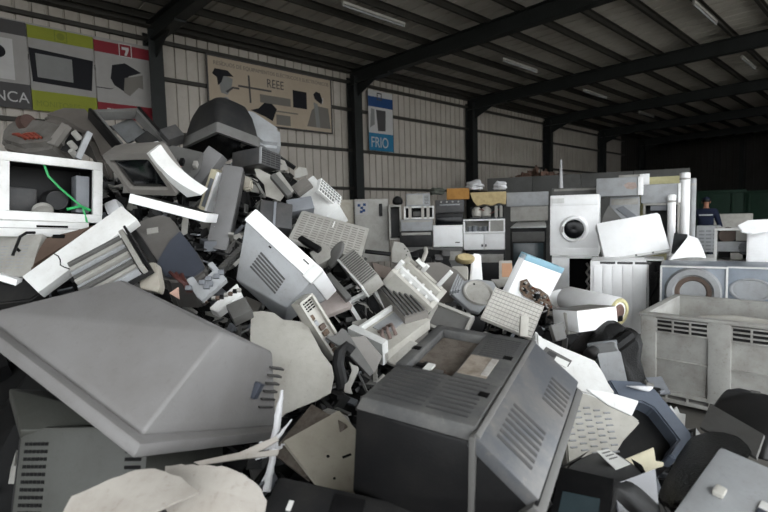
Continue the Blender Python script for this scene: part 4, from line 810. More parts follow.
MB().box(-.15, .15, -.155, -.135, 1.31, 1.345, .004).build('reflective_stripe', reflect, t)
MB().lathe([(.001, .0), (.06, -.015), (.095, -.06), (.1, -.1)], 24, Matrix.Translation((0, .03, 1.80)) @ Matrix.Rotation(math.pi / 2, 4, 'X')).build('cap', navy, t)
MB().box(-.07, .07, .1, .2, 1.70, 1.715, .005).build('cap_peak', redcloth, t)
MB().lathe([(.001, -.02), (.085, -.01), (.098, .04), (.09, .09)], 24, Matrix.Translation((0, .01, 1.67)) @ Matrix.Rotation(math.pi / 2, 4, 'X') @ Matrix.Diagonal((1, .7, 1, 1))).build('hair', black, t)
for s in (-1, 1): MB().box(s * .09 - .01, s * .09 + .01, .02, .05, 1.63, 1.69, .008).build('ear', skin, t)
tvgrey = plastic('television_grey', (129, 127, 126), .45, .25, 5)
greyish = plastic('smooth_grey', (120, 119, 119), .45, .25)
P0 = Matrix.Translation((0, 0, HC)) @ Rc.to_4x4()
def at(px, py, d): return P0 @ Vector(((px - 384) / 500 * d, -(py - 256) / 500 * d, -d))
def hullpx(name, label, cat, part, mat, pts, bev=.006, seg=2):
    """a convex moulded body from surveyed corner points; returns its root"""
    pp = [at(*p) for p in pts]; c = sum(pp, Vector()) / len(pp); M = Matrix.Translation(c) @ Rc.to_4x4(); Mi = M.inverted()
    t = thing(None, name, label, cat, None, M)
    MB().hull([Mi @ p for p in pp], bev, seg).build(part, mat, t)
    return t
def plate(t, name, mat, pts, thick=.003, lift=.002):
    """thin flat part lying on a face of t, through surveyed points"""
    Mi = t.matrix_world.inverted(); q = [Mi @ at(*p) for p in pts]; c = sum(q, Vector()) / len(q)
    n = Vector()
    for a_, b_ in zip(q, q[1:] + q[:1]): n += (a_ - c).cross(b_ - c)
    n.normalize(); eye = Mi @ Vector((0, 0, HC))
    if n.dot(eye - c) < 0: n = -n
    q = [p - n * n.dot(p - c) + n * lift for p in q]
    return MB().hull(q + [p + n * thick for p in q]).build(name, mat, t)
def onface(t, y, pts):
    """local (x, z) where the sight lines through pts meet the face y of t"""
    Mi = t.matrix_world.inverted(); e = Mi @ Vector((0, 0, HC)); out = []
    for px, py in pts:
        d_ = Mi @ at(px, py, 1.) - e; k = (y - e.y) / d_.y; out.append(((e + d_ * k).x, (e + d_ * k).z))
    return out
def bil(Q, u, v):
    """point inside a surveyed quad TL, TR, BR, BL"""
    a_, b_, c_, d_ = [Vector(p) for p in Q]; return tuple((a_ * (1 - u) + b_ * u) * (1 - v) + (d_ * (1 - u) + c_ * u) * v)
# ------------------------------------------------------------------ the heap: foreground
# big grey television housing lying on its face
W, L, t_, a, b_, h, a2, b2, h2, i_, hi = [abs(v) for v in POSE['tvA'][2]]
t = thing('tvA', 'television', 'big plain grey television lying face down in the left foreground', 'television')
m = MB(); m.hull([(x, y, z) for x in (0, W) for y in (0, L) for z in (0, t_)], .006); m.build('bezel', tvgrey, t)
R4, R3 = (.50, .085, .275), (.50, b2 - .02, .25)
m = MB(); m.hull([(i_, i_, t_ - .004), (i_, L - .03, t_ - .004), (W - .03, i_, t_ - .004), (W - .03, L - .03, t_ - .004), (i_, i_, t_ + hi), (i_, L - .03, t_ + hi), (W - .03, i_, t_ + hi), (W - .03, L - .03, t_ + hi), (a, b_, h), (a2, b2, h2), R4, R3], .01, 3)
m.build('rear_shell', tvgrey, t)
m = MB()
for k in range(6):
    z = .10 + .025 * k; y_ = .034 + (z - .054) * .2
    m.box(.50, .58, y_ - .006, y_ + .01, z, z + .006, 0)
m.build('vent_slots', darkgrey, t)
MB().box(.44, .465, .04, .062, .13, .18, .001).build('sticker', slateblue, t)
MB().box(.03, W - .03, .03, L - .03, -.004, .002, 0).build('screen', glass, t)
# dark television, rear side up
W, L, s_, h, e1, e2, h3 = [abs(v) for v in (POSE['tvB'][2][i] for i in (0, 1, 3, 4, 5, 6, 7))]
t = thing('tvB', 'television', 'dark charcoal television with its vented back facing up, centre foreground', 'television')
xr = W / 2 + s_
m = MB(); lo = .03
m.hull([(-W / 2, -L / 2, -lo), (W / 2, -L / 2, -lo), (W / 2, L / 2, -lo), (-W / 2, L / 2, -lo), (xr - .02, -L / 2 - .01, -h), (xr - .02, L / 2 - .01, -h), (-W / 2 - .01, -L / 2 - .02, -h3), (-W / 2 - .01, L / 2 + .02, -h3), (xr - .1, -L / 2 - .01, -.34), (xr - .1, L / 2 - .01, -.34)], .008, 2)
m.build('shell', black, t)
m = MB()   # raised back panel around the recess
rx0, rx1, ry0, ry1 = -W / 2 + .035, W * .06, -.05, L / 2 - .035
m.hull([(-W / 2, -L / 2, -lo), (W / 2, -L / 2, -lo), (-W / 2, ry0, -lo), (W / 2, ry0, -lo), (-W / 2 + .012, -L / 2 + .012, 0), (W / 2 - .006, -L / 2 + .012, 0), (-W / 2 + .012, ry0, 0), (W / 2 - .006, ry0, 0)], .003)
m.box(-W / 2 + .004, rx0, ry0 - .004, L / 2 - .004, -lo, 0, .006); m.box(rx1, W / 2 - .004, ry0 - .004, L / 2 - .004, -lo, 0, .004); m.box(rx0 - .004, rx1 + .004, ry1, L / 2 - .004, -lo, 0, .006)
m.build('back_panel', plastic('grey_back_plastic', (80, 80, 80), .55, .5, 9, dirt_rgb=(112, 110, 106)), t)  # mottled grey back panel, paler than the black shell
MB().box(rx0, rx1, ry0, ry1, -lo - .004, -lo + .003, 0).build('recess_floor', wood, t)
m = MB()
for i in range(9): m.box(-W / 2 + .03, W * .02, -L / 2 + .035 + .019 * i, -L / 2 + .040 + .019 * i, -.002, .0012, 0)
m.build('vent_grille', darkgrey, t); m = MB()
for i in range(9): m.box(W * .06, W / 2 - .03, -L / 2 + .035 + .019 * i, -L / 2 + .040 + .019 * i, -.002, .0012, 0)
m.build('vent_grille', darkgrey, t); m = MB()
for i in range(10): m.box(rx1 + .02, W / 2 - .02, .09 + .013 * i, .095 + .013 * i, -.002, .0012, 0)
m.build('vent_grille', darkgrey, t)
MB().box(rx1 + .005, W * .34, -.03, .08, -.001, .0012, 0).build('paper_sticker', plastic('stained_sticker', (156, 146, 134), .8, .8, 25), t)
MB().box(W * .28, W * .34, -.02, .075, 0, .003, 0).build('white_sticker_strip', plastic('grubby_label', (178, 174, 168), .8, .5, 25), t)
r = random.Random(14)
for i in range(12):
    x, y_, q = r.uniform(rx0 + .01, rx1 - .02), r.uniform(ry0 + .005, ry0 + .07), r.uniform(.006, .016); MB().box(x - q, x + q, y_ - q * .7, y_ + q * .7, -lo, -lo + q * 1.2, .002).build('loose_component', (black, charcoal, brown, midgrey)[i % 4], t)
MB().box(-W * .25, -W * .18, -.03, .01, -lo + .012, -lo + .018, 0).build('white_tag', paper, t)
for x, y in ((W * .4, -L / 2 + .14), (W * .4, .1), (-W * .44, -L / 2 + .3)): MB().box(x - .012, x + .012, y - .01, y + .01, -.001, .0015, 0).build('screw_hole', deepblack, t)
# front slope face: ridged frame on the right
hh = h - lo * .3; n_ = Vector((hh, 0, s_)).normalized(); ax = Vector((s_, 0, -hh)).normalized()
Ms = Matrix((( ax.x, 0, n_.x, W / 2), (0, 1, 0, 0), (ax.z, 0, n_.z, -lo * .3), (0, 0, 0, 1)))
sl = math.hypot(s_, hh)
m = MB(); m.box(.0, sl - .015, -L / 2 - .012, L / 2 + .012, -.03, .004, .006, M=Ms); m.build('shoulder', plastic('grey_shoulder', (88, 90, 94), .35, .5, dirt_rgb=(126, 120, 112)), t)
m = MB(); m.box(-.004, .01, -L / 2 - .01, L / 2 + .01, -.02, .009, .004, M=Ms); m.build('ridge', midgrey, t)
m = MB()
for i in range(7): m.box(sl * .2, sl * .72, -L / 2 + .04 + .022 * i, -L / 2 + .05 + .022 * i, .002, .0052, 0, M=Ms)
m.build('side_vents', darkgrey, t); m = MB()
for i in range(6): m.box(sl * .5, sl * .85, L / 2 - .2 + .022 * i, L / 2 - .19 + .022 * i, .002, .0052, 0, M=Ms)
m.build('side_vents', darkgrey, t)
m = MB(); m.box(sl - .02, sl + .012, -L / 2 - .03, L / 2 + .0, -.09, -.004, .008, M=Ms); m.build('bezel', midgrey, t)
MB().box(W / 2 - .01, W / 2 + .004, -L / 2 - .018, -L / 2 + .01, -.3, -.006, .004).build('corner_flange', midgrey, t)
m = MB(); m.box(sl - .018, sl - .011, -L / 2 - .02, L / 2 - .02, -.01, -.001, .0, M=Ms); m.build('bezel_groove', deepblack, t)
# old CRT with slotted side, bottom left
W, D, H = dims('oldcrt'); t = thing('oldcrt', 'monitor', 'old grey computer monitor with a slotted side in the bottom left corner', 'monitor')
MB().box(-W / 2, W / 2, -D / 2, D / 2, -H / 2, H / 2, .012).build('casing', plastic('aged_grey_plastic', (72, 73, 69), .5, .4), t)
slots(-W * .45, -W * .26, -H * .48, H * .4, -D / 2, 13, True, .45, .004, 6).build('vent_slots', deepblack, t)
slots(W * .34, W * .46, -H * .3, H * .4, -D / 2, 10, True, .45, .004).build('side_vents', deepblack, t)
m = MB()
for i in range(9): m.box(-W / 2 - .03, -W / 2 + .004, -D / 2 + .03 + .035 * i, -D / 2 + .05 + .035 * i, -H * .45, H * .4, .003)
m.build('front_fins', charcoal, t)
Mi = t.matrix_world.inverted()
MB().hull([Mi @ at(*p) for p in ((20, 430, 1.3), (9, 388, 1.5), (60, 392, 1.6), (150, 424, 1.35), (20, 440, 1.32), (150, 440, 1.37), (9, 400, 1.52), (60, 410, 1.62))], .006).build('top_cover', MATS['aged_grey_plastic'], t)
MB().box(-W * .25, W * .5, -D / 2 - .006, -D / 2, -H / 2, -H * .3, .006).build('lower_band', midgrey, t)
# torn white covers
def parts(t, pts, d):
    MB().tube([(pts[0][0] + .01, -.04, pts[0][1] - .01), ((pts[2][0]), -.045, pts[2][1] - .012), (pts[4][0], -.045, pts[4][1] - .01)], .003).build('torn_edge', white, t)
pts, _ = outline('torncover'); solid('torncover', bent(pts, .006, 2.2, .6, 0, .0022, 12), 'plastic_cover', 'curved off white moulded cover with a torn edge, bottom left', 'plastic cover', warmwhite)
pts, _ = outline('tornflap'); solid('tornflap', bent(pts, .005, .0, 1.5, 1.2, .0015, 12, 3), 'plastic_cover', 'creased off white flap of torn plastic over the bottom left corner', 'plastic cover', warmwhite)
polyobj('creamstrip', 'plastic_strip', 'thin cream strip lying below the edge of the big grey television', 'strip', warmwhite, .001, D=.008)
# fluttering white film
m = MB(); r = random.Random(11)
pp = [at(282 - 15 * k / 24 + r.uniform(-.7, .7), 390 + 102 * k / 24, 1.46 - .12 * k / 24) for k in range(25)]; m.tube(pp, [.004 + .0065 * min(1, k / 5) * r.uniform(.75, 1.2) for k in range(25)], 8)
for x0, y0, dx, dy in ((274, 446, -16, -4), (276, 440, 16, -20), (275, 452, -20, 8), (273, 458, -10, 22), (276, 450, 9, -6), (272, 462, -6, 16), (275, 447, -24, 2)):
    q = [(x0 + dx * k / 4 + r.uniform(-1.2, 1.2), y0 + dy * k / 4 + r.uniform(-1.2, 1.2), 1.385 + .01 * r.random()) for k in range(5)]
    m.tube([at(*p) for p in q], [.006, .005, .004, .003, .002], 6)
o = m.build('foam_strip', foamwhite); tag(o, 'ragged white strip of packing foam hanging beside the big grey television', 'foam strip')
# boards
def parts(t, W, D, H, y):
    for x, z, r in ((-.13, .12, .005), (.22, -.17, .006), (-.26, -.1, .004)): MB().lathe([(.0, y - .001), (r, y - .001), (r, y + .002)], 14, Matrix.Translation((W * x, 0, H * z))).build('screw_hole', deepblack, t)
    MB().box(W * .02, W * .16, y - .0012, y + .001, H * .02, H * .045, 0, M=Matrix.Rotation(.2, 4, 'Y')).build('slot', deepblack, t)
slabobj('holepanel', 'sheet_metal', 'beige panel with screw holes left of the dark charcoal television', 'panel', beige, .002, None, parts)
slabobj('woodslab', 'chipboard', 'rough brown board under the beige panel with screw holes', 'board', wood)
def parts(t, W, D, H, y):
    MB().box(-W * .4, W * .5, y - .003, y + .002, -H * .1, -H * .07, 0).build('seam', midgrey, t)
    MB().box(-W * .36, -W * .33, y - .002, y, H * .08, H * .2, 0).build('white_mark', paper, t)
    MB().box(-W * .1, W * .1, y - .004, y, H * .1, H * .4, .003).build('raised_panel', black, t)
slabobj('blackcase', 'monitor', 'black plastic monitor casing along the bottom edge below the beige panel', 'monitor', charcoal, .02, None, parts)
pts, _ = outline('flatpanel'); solid('flatpanel', bent(pts, .006, .35, .2, .3, .0, 12), 'plastic_sheet', 'large smooth pale sheet right of the big grey television', 'plastic sheet', offwhite)
def parts(t, W, D, H, y):
    MB().ring(-W / 2, W / 2, -H / 2, H / 2, .01, y - .02, y).build('rim', offwhite, t)
    slots(-W * .35, W * .35, H * .3, H * .46, y, 4, True, .5, .006, 3).build('comb_slots', deepblack, t)
    r = random.Random(3)
    for i in range(7):
        x, z = r.uniform(-.3, .2) * W, (-.4 + .1 * i) * H; MB().box(x - .014, x + .014, y - .012, y, z - .01, z + .012, .003).build('clip', (pcb, brown, lightgrey)[i % 3], t)
slabobj('combstrip', 'printer_strip', 'pale slotted strip leaning at the top right of the large smooth panel', 'strip', offwhite, .003, None, parts)
polyobj('plateA', 'metal_plate', 'thin upright grey plate left of the dark charcoal television', 'plate', midgrey, .001, D=.012)
polyobj('plateB', 'metal_plate', 'flat grey plate touching the back corner of the dark charcoal television', 'plate', warmgrey, .001, D=.012)
polyobj('tubebracket', 'metal_bracket', 'bent grey bracket below the thin upright plate', 'bracket', palegrey, .002, D=.03)
m = MB(); m.tube([at(*p) for p in ((352, 352, 1.95), (346, 347, 1.95), (340, 352, 1.94), (338, 364, 1.93), (341, 378, 1.92), (343, 390, 1.9))], .024, 10)
tag(m.build('rubber_hose', charcoal), 'thick dark curved hose beside the bent grey bracket', 'hose')
def parts(t, W, D, H, y):
    MB().box(-W / 2 - .012, -W / 2 + .03, y - .06, y + D, -H * .5, H * .5, .004).build('side_rail', white, t)
    MB().box(-W * .5, W * .5, y - .03, y, H * .42, H * .5, .004).build('back_rail', white, t)
    MB().box(-W * .15, W * .4, y - .006, y, -H * .1, H * .34, .002).build('floor_plate', lightgrey, t)
    for i in range(3): MB().tube([(-W * .34 + .04 * i, y - .01, -H * .3), (-W * .3 + .04 * i, y - .035, -H * .16), (-W * .22 + .035 * i, y - .03, -H * .05), (-W * .18 + .03 * i, y - .005, .02)], .009).build('wire_bundle', plastic('faded_wire', (140, 122, 116), .6, .6, 30) if i == 0 else MATS['faded_wire'], t)
slabobj('wiretray', 'printer_tray', 'white open tray holding faded reddish wires', 'tray', offwhite, .003, None, parts)
polyobj('traypiece', 'plastic_fragment', 'flat broken piece between the wire tray and the dark charcoal television', 'fragment', palegrey)
# monitor bezel frame with rubbish, ribbed housing
W, D, H = dims('bezelframe'); t = thing('bezelframe', 'monitor_surround', 'empty white monitor frame with wires inside, middle of the heap', 'frame')
MB().ring(-W / 2, W / 2, -H / 2, H / 2, .022, -D / 2, D / 2, .004).build('frame', white, t)
MB().box(-W / 2 + .02, W / 2 - .02, D / 2 - .01, D / 2, -H / 2 + .02, H / 2 - .02, 0).build('back', charcoal, t)
r = random.Random(9)
for i in range(5): MB().tube([(r.uniform(-.3, .3) * W, 0, -H * .4), (r.uniform(-.3, .3) * W, -.02, r.uniform(-.2, .2) * H), (r.uniform(-.3, .3) * W, 0, H * .4)], .006).build('wire', (black, midgrey, black, palegrey, charcoal)[i], t)
def parts(t, W, D, H, y):
    for i in range(6): MB().box(-W * .46 + W * .155 * i, -W * .46 + W * .155 * i + W * .07, y - .014, y, -H * .46, H * .46, .003).build('rib', midgrey, t)
slabobj('ribhousing', 'monitor_housing', 'dark ribbed grey housing under the white printer chassis', 'housing', warmgrey, .006, None, parts)
W, D, H = dims('printerchassis'); t = thing('printerchassis', 'printer_chassis', 'white skeletal printer chassis lying diagonally across the middle of the heap', 'printer part')
MB().ring(-W / 2, W / 2, -H / 2, H / 2, .03, -D / 2, D / 2, .004).build('frame', offwhite, t)
for i in range(4): MB().box(-W / 2 + .02, W / 2 - .02, -D / 2 + .01, D / 4, -H * .3 + H * .19 * i, -H * .3 + H * .19 * i + .016, .002).build('cross_bar', white, t)
MB().box(-W * .2, -W * .1, -D / 2 - .01, D / 2, -H / 2, H / 2, .003).build('long_bar', white, t); MB().box(W * .1, W * .2, -D / 2 - .02, D / 2, -H * .4, H * .4, .003).build('long_bar', offwhite, t)
for x, z, s in ((W * .42, -H * .3, .12), (W * .42, H * .1, .05), (-W * .3, H * .46, .06)): MB().box(x - .01, x + .01, -D / 2 - s, -D / 2, z - .012, z + .012, .003).build('peg', white, t)
MB().tube([(W * .3, -D / 2, H * .2), (W * .42, -D / 2 - .06, H * .24), (W * .62, -D / 2 - .08, H * .30), (W * .8, -D / 2 - .07, H * .36)], .012).build('curved_arm', palegrey, t)
MB().box(W * .2, W * .4, -D / 2 - .05, -D / 2 - .045, H * .12, H * .32, .001).build('paper_tag', paper, t)
W, D, H = dims('smallframe'); t = thing('smallframe', 'monitor_surround', 'narrow pale frame touching the far corner of the dark charcoal television', 'frame')
MB().ring(-W / 2, W / 2, -H / 2, H / 2, .018, -D / 2, D / 2, .003).build('frame', palegrey, t); MB().box(-W / 2 + .01, W / 2 - .01, 0, .006, -H / 2 + .01, H / 2 - .01, 0).build('dirty_screen', midgrey, t)
def parts(t, pts, d):
    MB().lathe([(.075, -.006), (.085, -.018), (.095, -.018), (.1, -.004)], 30, Matrix.Translation((.02, .0, -.01))).build('raised_ring', palegrey, t)
    for i in range(4): MB().box(-.14 + .014 * i, -.13 + .014 * i, -.03, .01, -.09 + .012 * i, .07 - .01 * i, .002, M=Matrix.Rotation(.5, 4, 'Y')).build('fin', lightgrey, t)
    MB().box(.005, .015, -.01, .0, .055, .075, .001).build('slot', deepblack, t)
polyobj('roundcover', 'fan_cover', 'grey moulded cover with a round ring left of the gridded panel', 'cover', lightgrey, .003, None, parts, D=.03)
def parts(t, W, D, H, y):
    m = MB()
    for i in range(15): m.box(-W * .48 + W * .069 * i, -W * .48 + W * .069 * i + .002, y - .003, y, -H * .47, H * .47, 0)
    for i in range(9): m.box(-W * .48, W * .48, y - .003, y, -H * .46 + H * .114 * i, -H * .46 + H * .114 * i + .002, 0)
    m.build('grid_ribs', plastic('grid_line_grey', (172, 170, 164), .6, .3), t)  # grid ribs a little greyer than the panel
slabobj('gridpanel', 'grid_sheet', 'pale panel covered in a fine square grid behind the dark charcoal television', 'panel', plastic('tile_white', (212, 209, 202), .5, .35), .004, None, parts)
slabobj('gridpost', 'plastic_bar', 'small upright white bar in front of the gridded panel', 'bar', offwhite)
W, D, H = dims('bluepanel'); t = thing('bluepanel', 'appliance_cladding', 'white appliance door with a pale blue upper edge leaning in the middle', 'door')
MB().box(-W / 2, W / 2, -D / 2, D / 2, -H / 2, H / 2, .004).build('panel', bright, t)
MB().box(-W / 2, W / 2, -D / 2 - .003, D / 2, H / 2 - .035, H / 2 + .004, .003).build('blue_edge', bluepaint, t)
W2, D2, H2 = W, D, H
t = thing('bluepanel', 'circuit_board', 'broken circuit board strewn with parts lying on the blue edged white door', 'circuit board')
q = onface(t, -D / 2 - .01, [(521, 281), (527, 279), (532, 287), (540, 289), (548, 295), (551, 304), (548, 317), (541, 311), (534, 301), (524, 296), (520, 290)])
MB().prism(q, -D / 2 - .012, -D / 2 - .006).build('board', pcb, t)
r = random.Random(4); cl = onface(t, -D / 2 - .01, [(524, 286), (530, 290), (536, 295), (543, 299), (547, 308)])
for i in range(42):
    a_, b_ = cl[i % 4], cl[i % 4 + 1]; u = r.random(); x, z = a_[0] + (b_[0] - a_[0]) * u + r.uniform(-.028, .028), a_[1] + (b_[1] - a_[1]) * u + r.uniform(-.028, .028); q = r.uniform(.004, .009)
    MB().box(x - q, x + q, -D / 2 - .026, -D / 2 - .01, z - q, z + q * .7, .001).build('component', (black, rust, palegrey, lightgrey, midgrey, brown)[i % 6], t)
MB().box(cl[2][0] - .02, cl[2][0] + .018, -D / 2 - .03, -D / 2 - .01, cl[2][1] - .02, cl[2][1] + .016, .001).build('chip', deepblack, t)
W, D, H = dims('whitebox'); t = thing('whitebox', 'plastic_box', 'white box with a grey top beside the black bin bag', 'box')
MB().box(-W / 2, W / 2, -D / 2, D / 2, -H / 2, H / 2, .006).build('body', bright, t); MB().box(-W * .49, W * .49, -D * .48, D * .48, H / 2 - .001, H / 2 + .004, .002).build('grey_top', warmgrey, t)  # white body, warm grey top face
def parts(t, W, D, H, y):
    for i in range(4): MB().box(-W * .46 + W * .24 * i, -W * .46 + W * .24 * i + W * .18, y - .008, y, -H * .48, H * .48, .002).build('rib', offwhite, t)
slabobj('ribslab', 'ribbed_sheet', 'narrow ribbed white panel against the left side of the white box', 'panel', offwhite, .003, None, parts)
pts, _ = outline('bag'); mb = puff(pts, .2, .09)
for v in mb.bm.verts: v.co += Vector((math.sin(v.co.z * 40), math.sin(v.co.x * 55 + v.co.z * 20), math.cos(v.co.x * 38))) * .012
mb.tube([(-.17, -.07, -.10), (-.05, -.1, .0), (.06, -.08, .07), (.1, -.02, .09)], [.03, .04, .04, .02], 10)
solid('bag', mb, 'bin_bag', 'shiny black bin bag slumped left of the plastic container', 'bag', bag)
W, D, H = dims('greybox'); t = thing('greybox', 'monitor', 'small cool grey monitor back in front of the black bin bag', 'monitor')
MB().loft([rrect(W, H, .01, -D / 2), rrect(W * 1.05, H * 1.02, .015, 0), rrect(W * 1.35, H * 1.1, .015, D / 2)]).build('rear_shell', lightgrey, t); MB().box(-W * .72, W * .72, D / 2, D / 2 + .03, -H * .6, H * .6, .006).build('bezel', coolgrey, t)
polyobj('darkflap', 'plastic_fragment', 'dark curved fragment resting against the small cool grey monitor', 'fragment', charcoal, hump=.03, D=.03)
def parts(t, pts, d):
    MB().prism(onface(t, 0, [(546, 347), (572, 361), (568, 367), (541, 353)]), -.002, .002).build('label_recess', midgrey, t)
    MB().prism(onface(t, 0, [(549, 351), (557, 355), (554, 358), (546, 354)]), -.004, .0).build('printed_patch', darkgrey, t)
    MB().prism(onface(t, 0, [(556, 357), (569, 363), (566, 368), (553, 362)]), -.005, .0).build('label', paper, t)
polyobj('whiteshell', 'monitor_housing', 'white moulded housing with a label recess right of the dark charcoal television', 'housing', white, .008, None, parts, D=.07)
def parts(t, pts, d):
    m = MB()
    for i in range(8):
        for k in range(5): m.box(-.09 + .034 * k - .006 * i, -.066 + .034 * k - .006 * i, -.004, .001, .09 - .024 * i - .012 * k, .095 - .024 * i - .012 * k, 0)
    m.build('vent_slots', lightgrey, t)
polyobj('ventcover', 'printer_cover', 'pale printer cover with rows of fine slots, right foreground', 'printer cover', offwhite, .006, None, parts, D=.05)
polyobj('ventflap', 'plastic_flap', 'white flap sticking out over the slotted printer cover', 'flap', white, .002, D=.012)
pts, d_ = outline('blueshell'); t = thing('blueshell', 'monitor_housing', 'blue grey monitor housing open to a black inside below the plastic container', 'housing')
MB().prism(pts, .03, .16, .01).build('inside', black, t)
n = len(pts); band = pts[0:7]; inn = [(p[0] * .66 - .02, p[1] * .66 - .03) for p in band]
MB().prism(band + inn[::-1], -.02, .05, .006).build('rim', bluegrey, t)
MB().hull([(pts[0][0] + .02, -.03, pts[0][1] - .04), (pts[1][0], -.03, pts[1][1] - .03), (pts[1][0] + .03, -.05, pts[1][1] - .05), (pts[0][0] + .05, -.05, pts[0][1] - .06), (pts[1][0], -.02, pts[1][1] - .06)], .008).build('sponge', foamwhite, t)
polyobj('creampiece', 'plastic_fragment', 'flat cream fragment with a square notch, bottom right', 'fragment', cream, .002, D=.012)
# labelled CRT, bottom
FQ = [(562, 468, 1.26), (616, 481, 1.17), (606, 550, 1.1), (548, 540, 1.19)]
t = hullpx('monitor', 'black monitor with a white label on its curved top, bottom right of centre', 'monitor', 'rear_shell', charcoal, FQ + [(572, 461, 1.34), (588, 453, 1.42), (607, 450, 1.46), (624, 456, 1.44), (641, 469, 1.36), (654, 488, 1.28), (664, 512, 1.22), (668, 545, 1.15)], .012, 3)
plate(t, 'bezel', black, FQ, .008, .004)
plate(t, 'screen', tealglass, [bil(FQ, *p) for p in ((.14, .32), (.82, .32), (.84, .95), (.12, .95))], .003, .012)
plate(t, 'sheen_plate', plastic('sheen_grey', (96, 97, 104), .25, .2), [(620, 482, 1.172), (642, 474, 1.34), (660, 508, 1.215), (664, 540, 1.15), (612, 545, 1.1)], .003, .006)  # sheen on the black side, put into this plate's grey colour
LQ = [(594, 458, 1.372), (607, 454, 1.42), (628, 471, 1.35), (614, 475, 1.27)]
plate(t, 'paper_label', paper, LQ, .002, .016)
for k in range(3): plate(t, 'label_print', midgrey, [bil(LQ, *p) for p in ((.2, .15 + .17 * k), (.8, .15 + .17 * k), (.8, .2 + .17 * k), (.2, .2 + .17 * k))], .001, .019)
def parts(t, W, D, H, y):
    MB().box(-W * .28, -W * .16, y - .012, y, -H * .02, H * .06, .003).build('button', offwhite, t)
    MB().box(W * .16, W * .42, y - .003, y, -H * .46, H * .06, .001).build('rating_plate', slateblue, t)
    MB().box(W * .16, W * .42, y - .004, y, H * .06, H * .13, .001).build('plate_header', paper, t)
    for i in range(3): MB().box(W * (.2 + .07 * i), W * (.24 + .07 * i), y - .004, y - .002, -H * .4, H * .02, 0).build('plate_print', tealglass, t)
slabobj('greymonitor', 'monitor', 'light grey monitor back with a small white button in the bottom right corner', 'monitor', lightgrey, .012, None, parts)
t = hullpx('television', 'glossy black television with a grey front edge at the lower right', 'television', 'rear_shell', black, [(712, 405, 1.95), (723, 389, 2.1), (738, 387, 2.15), (775, 396, 2.05), (800, 420, 1.9), (766, 440, 1.7), (800, 470, 1.65), (760, 460, 1.62), (705, 432, 1.85)], .012, 3)
plate(t, 'bezel', midgrey, [(711, 406, 1.93), (766, 441, 1.68), (757, 460, 1.6), (702, 433, 1.83)], .012, .006)
plate(t, 'badge', midgrey, [(750, 393, 2.05), (760, 395, 2.03), (761, 397, 2.0), (751, 395, 2.02)], .002, .012)
t = hullpx('bin_bag', 'shiny black bag of rubbish behind the light grey monitor with the white button', 'bag', 'bag', bag, [(688, 436, 1.75), (712, 428, 1.8), (742, 436, 1.7), (760, 452, 1.5), (740, 470, 1.4), (700, 470, 1.4), (676, 462, 1.5), (672, 500, 1.3), (650, 505, 1.4), (690, 520, 1.2)], .02, 2)
m = MB(); pts, _ = outline('whiteclip'); t = thing('whiteclip', 'plastic_clip', 'small white three-pronged clip in front of the container foot', 'clip'); MB().prism(pts, 0, .02, .002).build('body', white, t)

# ------------------------------------------------------------------ plastic pallet box
W, D, H = dims('container')[:3]; t = thing('container', 'pallet_box', 'big beige grey plastic pallet box with ribbed slots at the right', 'container')
y = -D / 2; th = .05; zb = -H / 2 + .12
m = MB(); m.box(-W / 2, W / 2, y + .02, y + th, zb, H / 2, .006); m.box(-W / 2, W / 2, D / 2 - th, D / 2, zb, H / 2, .006); m.box(-W / 2, -W / 2 + th, y, D / 2, zb, H / 2, .006); m.box(W / 2 - th, W / 2, y, D / 2, zb, H / 2, .006); m.box(-W / 2, W / 2, y, D / 2, zb, zb + .03, 0)
m.build('walls', boxplastic, t)
cols = ((-W / 2, -.49), (-.15, -.01), (.33, .45), (.56, W / 2))
for x0, x1 in cols: MB().box(x0, x1, y - .006, y + .03, zb, H / 2, .01).build('corner_column' if x0 < -.5 or x1 > .55 else 'column', boxplastic, t)
for x0, x1 in ((-.49, -.15), (-.01, .33), (.45, .56)):
    for z in (.0, ): MB().box(x0, x1, y + .004, y + .03, H * .02, H * .035, .003).build('panel_rib', boxplastic, t)
    MB().box(x0, x1, y + .012, y + .03, H * .32, H * .46, 0).build('slot_shadow', charcoal, t)
    m = MB()
    for k in range(4): m.box(x0, x1, y - .004, y + .02, H * .31 + H * .045 * k, H * .325 + H * .045 * k, .002)
    for k in range(4): m.box(x0 + (x1 - x0) * k / 3 - .006, x0 + (x1 - x0) * k / 3 + .006, y - .004, y + .02, H * .32, H * .46, .002)
    m.build('slot_grille', boxplastic, t)
m = MB(); m.box(-W / 2 - .01, W / 2 + .01, y - .012, y + .05, H / 2 - .02, H / 2 + .005, .006); m.box(-W / 2 - .01, W / 2 + .01, D / 2 - .05, D / 2 + .012, H / 2 - .02, H / 2 + .005, .006); m.box(-W / 2 - .01, -W / 2 + .05, y, D / 2, H / 2 - .02, H / 2 + .005, .006); m.box(W / 2 - .05, W / 2 + .01, y, D / 2, H / 2 - .02, H / 2 + .005, .006)
m.build('rim', boxplastic, t)
m = MB(); m.box(-W / 2, W / 2, y, D / 2, zb - .06, zb - .03, .004); m.build('base_deck', boxplastic, t)
for x in (-W / 2, -.1, W / 2 - .16): MB().box(x, x + .16, y, D / 2, -H / 2, zb - .055, .008).build('foot', boxplastic, t)
m = MB()
for k in range(9): m.box(-W / 2 + .03 + k * .143, -W / 2 + .045 + k * .143, y, y + .02, zb - .035, zb + .004, .002)
m.build('base_slots', boxplastic, t)
MB().prism([(-.25, .0), (-.2, .03), (.0, .05), (.2, .04), (.25, .0)], -.02, .02, .005, Matrix.Translation((-.02, y + .14, H / 2 - .03))).build('liner_edge', offwhite, t)

